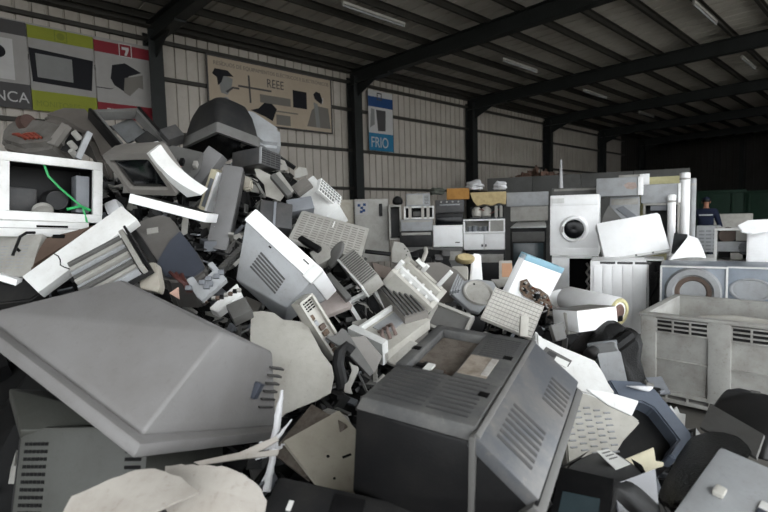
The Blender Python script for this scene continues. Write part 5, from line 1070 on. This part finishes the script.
# ------------------------------------------------------------------ the heap: left side
W, D, H = dims('chassis'); t = thing('chassis', 'microwave_oven', 'white open oven chassis with a green cable inside at the left edge', 'oven')
m = MB(); m.ring(-W / 2, W / 2, -H / 2, H / 2, .045, -D / 2, -D / 2 + .03, .008); m.box(-W / 2, W / 2, -D / 2, D / 2, H / 2 - .012, H / 2, .004); m.box(-W / 2, W / 2, -D / 2, D / 2, -H / 2, -H / 2 + .012, .004); m.box(W / 2 - .012, W / 2, -D / 2, D / 2, -H / 2, H / 2, .004); m.box(-W / 2, -W / 2 + .012, -D / 2, D / 2, -H / 2, H / 2, .004)
m.build('casing', white, t)
m = MB(); e_ = .016; m.box(-W / 2 + e_, W / 2 - e_, -D / 2 + .034, D / 2, H / 2 - .03, H / 2 - e_, 0); m.box(-W / 2 + e_, W / 2 - e_, -D / 2 + .034, D / 2, -H / 2 + e_, -H / 2 + .03, 0); m.box(W / 2 - .03, W / 2 - e_, -D / 2 + .034, D / 2, -H / 2 + .03, H / 2 - .03, 0); m.box(-W / 2 + e_, -W / 2 + .03, -D / 2 + .034, D / 2, -H / 2 + .03, H / 2 - .03, 0); m.box(-W / 2 + e_, W / 2 - e_, D / 2 - .02, D / 2, -H / 2 + .03, H / 2 - .03, 0)
m.build('liner', black, t)
MB().box(-W * .42, -W * .1, -D * .1, D * .3, -H * .36, H * .02, .01).build('inner_box', darkgrey, t)
MB().box(W * .24, W * .38, -D * .40, -D * .1, -H * .34, H * .26, .006).build('circuit_cover', coolgrey, t)
MB().lathe([(.001, -.06), (.05, -.06), (.06, -.02), (.06, .06), (.001, .07)], 24, Matrix.Translation((W * .06, -D * .2, -H * .16))).build('motor', charcoal, t)
MB().lathe([(.02, -.01), (.045, -.02), (.05, .0), (.045, .01)], 24, Matrix.Translation((W * -.08, -D * .35, -H * .34)) @ Matrix.Rotation(.6, 4, 'X')).build('ring', palegrey, t)
MB().tube([(-W * .08, -D * .4, H * .38), (-W * .04, -D * .44, H * .2), (W * .06, -D * .46, H * .04), (W * .2, -D * .47, -H * .14), (W * .3, -D * .47, -H * .26), (W * .34, -D * .5, -H * .5), (W * .33, -D * .53, -H * .62)], .006).build('green_cable', green, t)
MB().tube([(W * .14, -D * .45, -H * .3), (W * .28, -D * .48, -H * .24), (W * .38, -D * .46, -H * .3)], .008).build('green_tie', green, t)
W, D, H = dims('drawerstrip'); t = thing('drawerstrip', 'appliance_plinth', 'white drawer front under the open oven chassis at the left edge', 'drawer')
MB().box(-W / 2, W / 2, -D / 2, D / 2, -H / 2, H / 2, .006).build('body', white, t); MB().box(-W * .1, W * .25, -D / 2 - .002, -D / 2 + .004, H * .12, H * .26, 0).build('finger_slot', deepblack, t); MB().box(-W / 2, W / 2, -D / 2 - .001, -D / 2 + .004, H * .04, H * .07, 0).build('seam', midgrey, t)
W, D, H = dims('curvemon'); t = thing('curvemon', 'monitor', 'grey monitor tipped forward over the open oven chassis, its screen facing down', 'monitor')
crt(t, W, H, D, -D / 2, warmgrey, glass, .09, .045, .3)
S = lambda k: (k / 12) ** 2.2 * .11
MB().loft([[(W / 2 - .01 + .3 * S(k), -D / 2 - .004 + S(k) * .3, H / 2 - (H + .03) * k / 12), (W / 2 + .014 + .9 * S(k), -D / 2 - .004 + S(k) * .5, H / 2 - (H + .03) * k / 12), (W / 2 + .014 + .9 * S(k), -D / 2 + .075 + S(k) * .3, H / 2 - (H + .03) * k / 12), (W / 2 - .01 + .3 * S(k), -D / 2 + .075 + S(k) * .3, H / 2 - (H + .03) * k / 12)] for k in range(13)]).build('side_strip', white, t)
# monitor on the summit
W, L, t_ = [abs(v) for v in POSE['peakmon'][2]]
t = thing('peakmon', 'monitor', 'dark domed monitor lying screen down on the summit of the heap', 'monitor')
def zr(w, l, r, z, cx=0, cy=0): return [(p[0] + W / 2 + cx, p[2] + L / 2 + cy, z) for p in rrect(w, l, r, 0)]
m = MB(); m.loft([zr(W, L, .015, 0), zr(W, L, .015, t_)]); m.build('bezel', midgrey, t)
m = MB(); m.loft([zr(W * .95, L * .95, .02, t_ - .004), zr(W * .94, L * .94, .05, t_ + .06), zr(W * .86, L * .86, .06, t_ + .15), zr(W * .7, L * .7, .06, t_ + .23), zr(W * .45, L * .45, .05, t_ + .265)]); m.build('rear_shell', charcoal, t)
MB().hull([(W * .04, L * .22, t_ + .02), (W * .04, L * .5, t_ + .02), (W * .12, L * .26, t_ + .19), (W * .12, L * .46, t_ + .19), (W * .4, L * .24, t_ + .28), (W * .4, L * .5, t_ + .28), (W * .9, L * .24, t_ + .12), (W * .9, L * .5, t_ + .12)], .012).build('vent_hump', greyish, t)
MB().box(.025, W - .025, .025, L - .025, -.004, .002, 0).build('screen', glass, t)
W, D, H = dims('underbox'); t = thing('underbox', 'video_recorder', 'grey slotted casing jutting out under the summit monitor', 'casing')
MB().box(-W / 2, W / 2, -D / 2, D / 2, -H / 2, H / 2, .008).build('body', darkgrey, t); slots(-W * .45, W * .45, -H * .4, H * .42, -D / 2, 6, True, .55, .006, 4).build('slot_panel', charcoal, t); MB().box(-W * .5, -W * .46, -D / 2 - .008, -D / 2 + .01, -H * .48, H * .48, .002).build('edge_trim', lightgrey, t)
pts, _ = outline('domeshell'); solid('domeshell', MB().prism(pts, -.03, .2, .03), 'monitor', 'pale rounded monitor back just behind the summit monitor', 'monitor', lightgrey)
W, D, H = dims('calcdevice'); t = thing('calcdevice', 'monitor', 'white monitor casing with a lattice vent, right of the summit against the wall', 'monitor')
MB().box(-W / 2, W / 2, -D / 2, D / 2, -H / 2, H / 2, .008).build('body', white, t); MB().box(-W * .48, W * .2, -D / 2 - .05, -D / 2, H * .24, H * .48, .006).build('hood', warmgrey, t)
def parts(t, W, D, H, y):
    m = MB()
    for i in range(8): m.box(-W * .47 + W * .117 * i, -W * .47 + W * .117 * i + W * .08, y - .002, y + .004, -H * .42, H * .42, 0)
    m.build('holes', midgrey, t); m = MB()
    for i in range(3): m.box(-W * .5, W * .5, y - .006, y, -H * .24 + H * .22 * i, -H * .19 + H * .22 * i, 0)
    m.build('bars', white, t)
slabobj('calcgrid', 'lattice_sheet', 'white lattice strip along the edge of the white monitor casing by the wall', 'panel', white, .003, None, parts)
def parts(t, W, D, H, y):
    slots(-W * .46, W * .46, -H * .44, H * .44, y, 12, True, .3, .002, 9).build('slot_rows', warmgrey, t); MB().box(-.004, .004, y - .004, y, H * .2, H * .4, 0).build('white_scratch', white, t)
slabobj('ventlid', 'vented_cover', 'wide grey lid covered in rows of slots, middle of the heap', 'lid', palegrey, .006, None, parts)
slabobj('greyspeaker', 'loudspeaker', 'tall smooth grey box leaning upright left of the white louvred monitor', 'speaker', greyish, .008, None, lambda t, W, D, H, y: MB().box(W * .42, W / 2 + .003, y + .01, D / 2, -H * .48, H * .48, .002).build('side_panel', darkgrey, t))
slabobj('greyslab', 'loudspeaker', 'shorter grey box tilted just below the summit monitor', 'speaker', greyish, .008, None, lambda t, W, D, H, y: MB().box(-W * .48, W * .48, y + .02, D / 2, -H / 2 - .003, -H * .46, .002).build('end_panel', charcoal, t))
# louvred monitor
W, H, b_, D, s1, s2, D2, dz = [abs(v) for v in POSE['louvermon'][2]]
t = thing('louvermon', 'monitor', 'light grey monitor with a white front edge and louvres, in the middle of the heap', 'monitor')
MB().box(-W / 2, W / 2, 0, b_, -H / 2, H / 2, .008).build('bezel', bright, t)
MB().box(-W / 2 + .03, W / 2 - .03, -.003, .002, -H / 2 + .03, H / 2 - .03, 0).build('screen', glass, t)
zt = lambda y_: H / 2 - .006 - (dz - .006) * (y_ - b_) / (D - b_)
m = MB(); q = .004
m.hull([(W / 2 - q, b_ - .004, H / 2 - .006), (-W / 2 + q, b_ - .004, H / 2 - .006), (W / 2 - s1, D, H / 2 - dz), (-W / 2 + s2, D2, zt(D2)), (W / 2 - q, b_ - .004, -H / 2 + q), (-W / 2 + q, b_ - .004, -H / 2 + q), (W / 2 - s1, D, -H / 2 + .1), (-W / 2 + s2 + .03, D, -H / 2 + .1)], .008)
m.build('rear_shell', lightgrey, t)
Mi = t.matrix_world.inverted(); e_ = Mi @ Vector((0, 0, HC)); sm = (dz - .006) / (D - b_); pn = Vector((0, sm, 1)).normalized(); p0 = Vector((0, b_, H / 2 - .004))
def ontop(px, py):
    d_ = Mi @ at(px, py, 1.) - e_; return e_ + d_ * ((p0 - e_).dot(pn) / d_.dot(pn))
LV = [ontop(*p) for p in ((261, 252), (285, 279), (275, 294), (250, 267))]
m = MB()
for i in range(6):
    v0, v1 = i / 5.5, i / 5.5 + .085; q = [bil(LV, *p) for p in ((0, v0), (1, v0), (1, v1), (0, v1))]
    m.hull([Vector(p) + pn * k for p in q for k in (-.004, .0025)])
m.build('louvres', darkgrey, t)
m = MB(); q = ontop(270, 247); m.box(q.x - .006, q.x + .006, q.y - .003, q.y + .003, q.z - .003, q.z + .003, 0); m.build('screw_hole', deepblack, t)
MB().box(-W / 2 - .002, -W / 2 + .05, b_ * .1, b_ * 1.1, H / 2 - .02, H / 2 + .003, .003).build('button_strip', white, t)
MB().box(-W * .35, -W * .27, b_ * .3, b_ * .4, H / 2 - .002, H / 2 + .002, 0).build('badge', midgrey, t)
# bare picture tube
pts, _ = outline('tube'); t = thing('tube', 'picture_tube', 'bare grey picture tube with a reddish yoke on top of the open oven chassis', 'picture tube')
MB().prism(pts, -.03, .2, .04).build('glass_funnel', plastic('tube_glass', (112, 109, 105), .25, .5), t)
plate(t, 'face_band', warmgrey, [(66, 125, 3.12), (72, 128, 3.1), (58, 147, 3.08), (51, 145, 3.1)], .03, .0)
Mi = t.matrix_world.inverted()
MB().hull([Mi @ at(*p) for p in ((73, 129, 3.15), (82, 133, 3.15), (79, 158, 3.1), (60, 150, 3.1), (74, 130, 3.35), (82, 134, 3.35), (79, 158, 3.3), (60, 150, 3.3))], .004).build('black_chassis', black, t)
for px, py in ((73, 146), (74, 154), (77, 136)): MB().lathe([(.001, -.03), (.018, -.03), (.02, .02), (.001, .025)], 12, Matrix.Translation(Mi @ at(px, py, 3.06))).build('capacitor', palegrey, t)
MB().lathe([(.02, -.03), (.05, -.03), (.055, .02), (.03, .05)], 18, Matrix.Translation((-.085, -.03, .085)) @ Matrix.Rotation(1.3, 4, 'Z')).build('deflection_yoke', plastic('dark_yoke', (74, 54, 48), .7, .5, 20), t)
m = MB(); r = random.Random(6)
for i in range(5): m.tube([(-.08 + .03 * i, -.05, -.06 + r.uniform(-.01, .02)), (-.02 + .03 * i, -.055, -.07 + r.uniform(-.01, .02)), (.04 + .03 * i, -.04, -.09)], .008)
m.build('copper_winding', copper, t)
slabobj('tubepanel', 'metal_strip', 'short pale strip standing beside the bare picture tube', 'strip', lightgrey)
pts, _ = outline('darkshell'); solid('darkshell', MB().prism(pts, -.02, .2, .035), 'television', 'smooth brownish grey television back behind the bare picture tube', 'television', plastic('brown_grey_plastic', (100, 95, 90), .4, .25))
W, D, H = dims('openframe'); t = thing('openframe', 'television_surround', 'empty grey frame standing against the red banner on top of the heap', 'frame')
MB().ring(-W / 2, W / 2, -H / 2, H / 2, .035, -D / 2, D / 2, .006).build('frame', midgrey, t); MB().box(-W / 2 - .008, -W / 2 + .012, -D / 2 - .01, D / 2, -H / 2, H / 2, .003).build('black_edge', black, t); MB().box(W / 2 - .012, W / 2 + .008, -D / 2 - .01, D / 2, -H / 2, H / 2, .003).build('black_edge', black, t)
slabobj('frameplate', 'metal_plate', 'grey metal plate lying inside the empty grey frame', 'plate', metal)
slabobj('blackblock', 'power_supply', 'black block inside the lower corner of the empty grey frame', 'power supply', charcoal, .006)
slabobj('darkbox', 'plastic_box', 'small dark grey box left of the summit monitor against the wall', 'box', darkgrey, .006)
def parts(t, pts, d):
    r = random.Random(8)
    for i in range(9):
        x, z = r.uniform(-.12, .12), r.uniform(-.07, .03); MB().box(x - .012, x + .012, -.03, .0, z - .02, z + .02, .003).build('clip', (black, midgrey, charcoal, palegrey)[i % 4], t)
    MB().hull([(-.03, -.04, -.06), (.04, -.03, -.1), (.05, -.02, -.07), (.0, -.02, -.04), (.0, -.06, -.08)], .004).build('red_component', plastic('dusty_red', (150, 92, 88), .6, .4), t)
polyobj('fanboard', 'fan_housing', 'grey housing with black clips and a dusty red part beside the tipped monitor', 'housing', midgrey, .004, None, parts, D=.06)
def parts(t, W, D, H, y):
    MB().box(W * .3, W / 2 + .004, y - .006, D / 2, -H / 2, H / 2, .002).build('metal_edge', bright, t); MB().box(-W * .2, W * .2, y - .004, y, -H * .4, H * .3, .002).build('inner_face', coolgrey, t)
slabobj('creamslab', 'plastic_sheet', 'narrow cream slab with a bright edge between the two smooth grey boxes', 'panel', cream, .006, None, parts)
polyobj('tornwhite', 'plastic_sheet', 'torn white sheet hanging below the slotted casing near the summit', 'sheet', offwhite, .001, D=.01)
slabobj('greybar', 'plastic_bar', 'dark grey bar beside the torn white sheet near the summit', 'bar', midgrey)
slabobj('palestrip', 'plastic_strip', 'pale strip against the wall right of the torn white sheet', 'strip', palegrey)
def parts(t, W, D, H, y): MB().box(-W * .1, -W * .02, y - .006, y, -H * .48, H * .48, .002).build('corner_trim', coolgrey, t)
slabobj('darkcasing', 'monitor_housing', 'dark grey housing just above the white edge of the louvred monitor', 'housing', darkgrey, .008, None, parts)
slabobj('bluegreybit', 'plastic_box', 'bluish grey box in front of the white monitor casing by the wall', 'box', coolgrey, .008)
slabobj('greygadget', 'plastic_box', 'small grey box lying on the wide slotted lid', 'box', palegrey, .008)
slabobj('blackhandle', 'grab_rail', 'black handle lying across the wide slotted lid', 'handle', black, .006)
polyobj('leafflap', 'plastic_flap', 'oval grey flap standing at the edge of the wide slotted lid', 'flap', midgrey, hump=.01, D=.006)
def parts(t, W, D, H, y):
    slots(-W * .45, W * .45, -H * .46, H * .46, y, 14, True, .4, .004).build('ribs', midgrey, t); MB().box(-W / 2 - .012, -W / 2, y - .004, D / 2, -H / 2, H / 2, .003).build('white_edge', white, t)
slabobj('ribbedbox', 'printer_part', 'ribbed pale box with a white edge below the wide slotted lid', 'printer part', palegrey, .006, None, parts)
slabobj('pinkpanel', 'plastic_sheet', 'dull pinkish grey panel right of the louvred monitor', 'panel', plastic('pinkish_grey', (164, 154, 150), .6, .4), .003)
slabobj('darkbar', 'plastic_bar', 'dark diagonal bar between the louvred monitor and the pinkish panel', 'bar', midgrey)
def parts(t, pts, d):
    for x, z in ((.02, .03), (.04, .01), (.03, -.02), (.05, -.04)): MB().lathe([(.0, -.002), (.005, -.002), (.005, .001)], 10, Matrix.Translation((x, 0, z))).build('hole', deepblack, t)
polyobj('disc', 'metal_disc', 'part of a pale round disc with holes behind the white printer chassis', 'disc', palegrey, .002, None, parts)
slabobj('blackbar', 'plastic_bar', 'thin black bar lying in front of the pale round disc', 'bar', black)
# rounded monitor with slate vent area
pts, _ = outline('roundmon'); t = thing('roundmon', 'monitor', 'rounded grey monitor back with a bluish lower half, left of the tall smooth grey box', 'monitor')
MB().prism(pts, -.02, .2, .022).build('rear_shell', plastic('dull_grey', (106, 103, 100), .45, .35), t)
c_ = Vector((sum(p[0] for p in pts) / len(pts), sum(p[1] for p in pts) / len(pts)))
MB().prism([tuple(c_ + (Vector(p) - c_) * .93) for p in (pts[6], pts[7], pts[8], pts[9], pts[10], ((pts[11][0] * .7 + pts[10][0] * .3), (pts[11][1] * .7 + pts[10][1] * .3)), ((pts[11][0] * .4 + pts[6][0] * .6), (pts[11][1] * .4 + pts[6][1] * .6)))], -.028, -.015, .004).build('vent_panel', slateblue, t)
MB().box(-.085, -.035, -.024, -.018, .06, .095, .0, M=Matrix.Rotation(-.25, 4, 'Y')).build('rating_label', palegrey, t)
slabobj('roundmonrim', 'monitor_trim', 'thin dark bezel edge along the left of the rounded monitor back', 'bezel', charcoal, .003)
W, D, H = dims('diagstrip'); t = thing('diagstrip', 'appliance_cladding', 'long white cracked panel lying diagonally below the open oven chassis', 'panel')
MB().box(-W / 2, W / 2, -D / 2, D / 2, -H / 2, H / 2, .004).build('panel', white, t)
m = MB(); cr = [(-.20, .5), (-.19, .3), (-.2, .1), (-.23, -.1), (-.22, -.3), (-.2, -.5)]
m.tube([(W * x, -D / 2, H * z) for x, z in cr], .0025, 5); m.build('crack', deepblack, t)
W, D, H = dims('rack'); t = thing('rack', 'printer_rack', 'grey slatted rack under the long cracked white panel', 'rack')
MB().box(-W / 2, W / 2, 0, D / 2, -H / 2, H / 2, .003).build('tray', charcoal, t)
for i in range(9): MB().box(-W * .5, W * .34, -D / 2 + .004 * (i % 2), .005, -H * .49 + H * .108 * i, -H * .49 + H * .108 * i + H * (.07 if i % 3 else .045), .002).build('slat', (lightgrey, palegrey, midgrey)[i % 3], t)
MB().box(W * .36, W * .44, -D / 2 - .01, .01, -H * .5, H * .5, .003).build('end_rail', palegrey, t); MB().box(W * .46, W * .5, -D / 2 - .02, .01, -H * .5, H * .5, .003).build('dark_edge', black, t)
polyobj('beigepiece', 'plastic_fragment', 'beige broken corner at the end of the grey slatted rack', 'fragment', plastic('grey_beige', (176, 170, 158), .6, .4), .003, D=.05)
def parts(t, pts, d):
    MB().box(-.03, .03, -.006, .01, .03, .05, .004).build('dark_slot', deepblack, t); MB().tube([(-.17, -.02, -.08), (-.165, -.03, .02), (-.15, -.02, .05), (-.11, -.02, .05)], .007).build('black_cable', black, t)
polyobj('brownbulb', 'television', 'brown rounded television back behind the long cracked white panel', 'television', brown, .025, None, parts, D=.14)
def parts(t, W, D, H, y):
    slots(-W * .4, W * .3, -H * .3, H * .3, y, 8, True, .25, .002, 3).build('printed_lines', lightgrey, t); MB().box(W * -.1, W * .04, y - .004, y, H * .12, H * .18, 0, M=Matrix.Rotation(.6, 4, 'Y')).build('dark_clip', black, t)
slabobj('newspanel', 'vented_sheet', 'grey lined panel under the white drawer front at the left edge', 'panel', palegrey, .003, None, parts)
def parts(t, pts, d):
    r = random.Random(2)
    for i in range(7):
        x, z = r.uniform(-.06, .07), r.uniform(-.05, .03); MB().box(x - .012, x + .012, -.012, .0, z - .01, z + .01, .003).build('boss', coolgrey, t)
polyobj('bracket', 'plastic_bracket', 'light grey forked bracket in front of the rounded monitor back', 'bracket', lightgrey, .003, None, parts, D=.03)
def parts(t, pts, d):
    r = random.Random(12)
    for i in range(9):
        k = i / 9; x, z = -.075 + .14 * k, -.025 + .055 * k + r.uniform(0, .012); MB().box(x - .008, x + .008, -.014, .0, z - .004, z + .01, .002).build('component', (brown, black, palegrey)[i % 3], t)
polyobj('pcbframe', 'circuit_board', 'white framed circuit board below the forked bracket', 'circuit board', white, .003, None, parts, D=.05)
W, D, H = dims('whiteslab'); t = thing('whiteslab', 'video_player', 'flat white player body with a dark top under the tipped grey monitor', 'player')
MB().box(-W / 2, W / 2, -D / 2, D / 2, -H / 2, H / 2, .004).build('body', bright, t); MB().box(-W * .46, W * .46, -D / 2 + .012, D / 2 - .01, H / 2 - .004, H / 2 + .002, .002).build('top_opening', black, t)
slabobj('whitefoam', 'foam_block', 'crumpled white foam right of the open oven chassis', 'foam', foamwhite, .02)
polyobj('pinktriangle', 'plastic_fragment', 'tiny pinkish triangle behind the top edge of the big grey television', 'fragment', pink, .001, D=.008)
slabobj('greychunk', 'plastic_box', 'dark grey chunk below the circuit board and the louvred monitor', 'box', midgrey, .006)
m = MB(); cp = [at(*p) for p in ((220, 272, 2.25), (226, 265, 2.3), (232, 259, 2.33), (238, 253, 2.38), (245, 246, 2.45))]
for i in range(16):
    k = i / 15 * 4; j = min(int(k), 3); p = cp[j].lerp(cp[j + 1], k - j); m.box(-.018, .018, -.014, .014, -.005, .005, .003, M=Matrix.Translation(p) @ (cp[j + 1] - cp[j]).to_track_quat('Z', 'Y').to_matrix().to_4x4())
m.tube(cp, .01, 8); tag(m.build('cable_chain', midgrey), 'grey ribbed cable chain between the rounded monitor back and the louvred monitor', 'cable chain')

# smaller pieces between the big ones
polyobj('greysheet', 'plastic_sheet', 'crumpled grey sheet behind the white printer chassis', 'sheet', warmgrey, .002, D=.01)
def parts(t, pts, d):
    r = random.Random(21)
    for i in range(10):
        x, z = r.uniform(-.14, .14), r.uniform(-.05, .05); MB().box(x - .03, x + .03, -.06 * r.random() - .01, .02, z - .02, z + .025, .006).build('motor_part', (black, charcoal, darkgrey, midgrey)[i % 4], t)
polyobj('darkparts', 'motor_assembly', 'dark jumble of motor parts at the foot of the leftmost appliance stack', 'machine part', black, .01, None, parts, D=.1)
polyobj('whitebitA', 'plastic_fragment', 'white scrap wedged above the tipped grey monitor', 'fragment', offwhite, .001, D=.02)
polyobj('whitebitB', 'plastic_fragment', 'small white scrap by the black block in the empty frame', 'fragment', bright, .001, D=.02)
polyobj('roundfrag', 'plastic_fragment', 'rounded beige grey piece right of the top of the tall smooth box', 'fragment', beige, .01, D=.05)
slabobj('whitebar', 'plastic_bar', 'white bar at the left edge under the grey lined panel', 'bar', bright)
polyobj('darkcorner', 'plastic_casing', 'black casing at the left edge touching the lower end of the cracked panel', 'casing', charcoal, .008, D=.08)
polyobj('cardbit', 'cardboard_piece', 'flat grey cardboard piece under the louvred monitor', 'cardboard', warmgrey, .001, D=.008)
polyobj('paleshard', 'plastic_fragment', 'pale splinter below the empty white monitor surround', 'fragment', palegrey, .001, D=.012)
polyobj('crossbit', 'plastic_fragment', 'brownish grey piece left of the white printer chassis', 'fragment', plastic('brown_grey', (128, 116, 108), .6, .4), .002, D=.04)
polyobj('shardwhite', 'plastic_fragment', 'white piece against the left corner of the dark charcoal television', 'fragment', offwhite, .001, D=.02)
polyobj('underlip', 'plastic_fragment', 'shaded grey lip under the white moulded housing with a label recess', 'fragment', midgrey, .002, D=.03)
polyobj('graybit', 'plastic_fragment', 'grey piece in the dark gap left of the ribbed white panel', 'fragment', midgrey, .002, D=.03)
polyobj('wedgeleft', 'plastic_casing', 'grey wedge above the upper end of the louvred monitor', 'casing', midgrey, .004, D=.08)
m = MB(); r = random.Random(31)
for i in range(5): m.tube([at(170 + 3 * i, 274 + r.uniform(-2, 2), 2.06), at(176 + 2 * i, 280 + r.uniform(-3, 3), 2.03), at(184 + i, 284 + r.uniform(-2, 2), 2.02), at(188 + i, 292, 2.03)], .007)
tag(m.build('wire_bundle', plastic('dark_red_wire', (84, 48, 44), .5, .4, 30)), 'dark red tangle of wires at the foot of the rounded monitor back', 'wires')
# ------------------------------------------------------------------ loose scrap filling the heap (nobody could count it)
anchors = []
heap_keys = [k for k in POSE if k not in HALL and len(POSE[k]) > 2]
for k in heap_keys:
    anchors.append(Vector(POSE[k][0]))
for k in ('boilerA', 'boilerB', 'lidring'): anchors.append(Vector(POSE[k][0]) + Vector((0, 0, .1)))
def heap_z(x, y):
    if x > -1.75 and y > 3.45: return 0
    sw = sz = 0; near = 9
    for p in anchors:
        d2 = (p.x - x) ** 2 + (p.y - y) ** 2; w = math.exp(-d2 / .05); sw += w; sz += w * p.z; near = min(near, d2)
    far = max(0, math.sqrt(near) - .25)
    if sw < 1e-9: return 0
    return max(0, (sz / sw - .28) - far * 1.1)
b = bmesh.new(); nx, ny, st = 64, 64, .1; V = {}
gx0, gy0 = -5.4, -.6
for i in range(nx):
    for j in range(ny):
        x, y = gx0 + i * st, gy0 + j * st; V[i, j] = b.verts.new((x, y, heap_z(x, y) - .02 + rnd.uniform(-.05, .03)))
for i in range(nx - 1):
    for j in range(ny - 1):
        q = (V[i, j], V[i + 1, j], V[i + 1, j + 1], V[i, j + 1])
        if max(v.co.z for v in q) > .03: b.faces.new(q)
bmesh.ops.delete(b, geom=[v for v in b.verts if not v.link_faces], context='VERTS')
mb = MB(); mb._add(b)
tag(mb.build('scrap_mound', deepblack, smooth=False), 'mass of crushed scrap underneath the heap, its black standing for shade in the gaps', 'scrap heap', None, 'stuff')  # flat black colour stands for the shade deep between the pieces
mats = [(charcoal, .34), (midgrey, .17), (black, .3), (palegrey, .09), (coolgrey, .1)]
for mm, fr in mats:
    mb = MB(); cnt = 0
    while cnt < int(3000 * fr):
        p = rnd.choice(anchors); x, y = p.x + rnd.gauss(0, .27), p.y + rnd.gauss(0, .27)
        z = heap_z(x, y)
        if z < .1: continue
        cnt += 1; s = rnd.uniform(.012, .06)
        k = rnd.random()
        M = Matrix.Translation((x, y, z + rnd.uniform(-.06, .07))) @ Matrix.Rotation(rnd.uniform(0, 6.3), 4, Vector((rnd.gauss(0, 1), rnd.gauss(0, 1), rnd.gauss(0, 1) + .01)).normalized())
        if k < .45: mb.box(-s, s, -s * .8, s * .8, -.004, .004, 0, M=M)
        elif k < .8: mb.box(-s * 1.6, s * 1.6, -s * .3, s * .3, -s * .15, s * .15, 0, M=M)
        else: mb.box(-s * .8, s * .8, -s * .6, s * .6, -s * .5, s * .5, 0, M=M)
    tag(mb.build('scrap_shards', mm, smooth=False), {'charcoal_plastic': 'charcoal', 'mid_grey_plastic': 'grey', 'black_plastic': 'black', 'pale_grey_plastic': 'pale', 'cool_grey_plastic': 'cool grey'}[mm.name] + ' shards of broken plastic between the larger pieces of the heap', 'scrap', None, 'stuff')

mb = MB(); cnt = 0
while cnt < 130:
    p = rnd.choice(anchors); x, y = p.x + rnd.gauss(0, .2), p.y + rnd.gauss(0, .2); z = heap_z(x, y)
    if z < .3 or p.y < 1.2: continue
    cnt += 1; s = rnd.uniform(.03, .07)
    M = Matrix.Translation((x, y, z + rnd.uniform(.0, .12))) @ Matrix.Rotation(rnd.uniform(0, 6.3), 4, Vector((rnd.gauss(0, 1), rnd.gauss(0, 1), rnd.gauss(0, 1) + .01)).normalized())
    k = rnd.random()
    if k < .5: mb.prism([(-s, -s * .6), (s * .8, -s * .7), (s, s * .3), (s * .1, s * .8), (-s * .7, s * .4)], -.003, .003, 0, M)
    else: mb.box(-s * 1.5, s * 1.5, -s * .25, s * .25, -.006, .006, 0, M=M)
tag(mb.build('scrap_shards', palegrey, smooth=False), 'larger whitish splinters scattered through the middle of the heap', 'scrap', None, 'stuff')

# ------------------------------------------------------------------ daylight through the open sides of the hall
w = bpy.data.worlds.new('overcast_sky'); bpy.context.scene.world = w; w.use_nodes = True
bg = w.node_tree.nodes['Background']; bg.inputs[0].default_value = (.93, .97, 1., 1); bg.inputs[1].default_value = 2.0
sc = bpy.context.scene
sc.view_settings.view_transform = 'Standard'; sc.view_settings.look = 'None'; sc.view_settings.gamma = 1; sc.view_settings.use_curve_mapping = False
sc.view_settings.exposure = 1.45
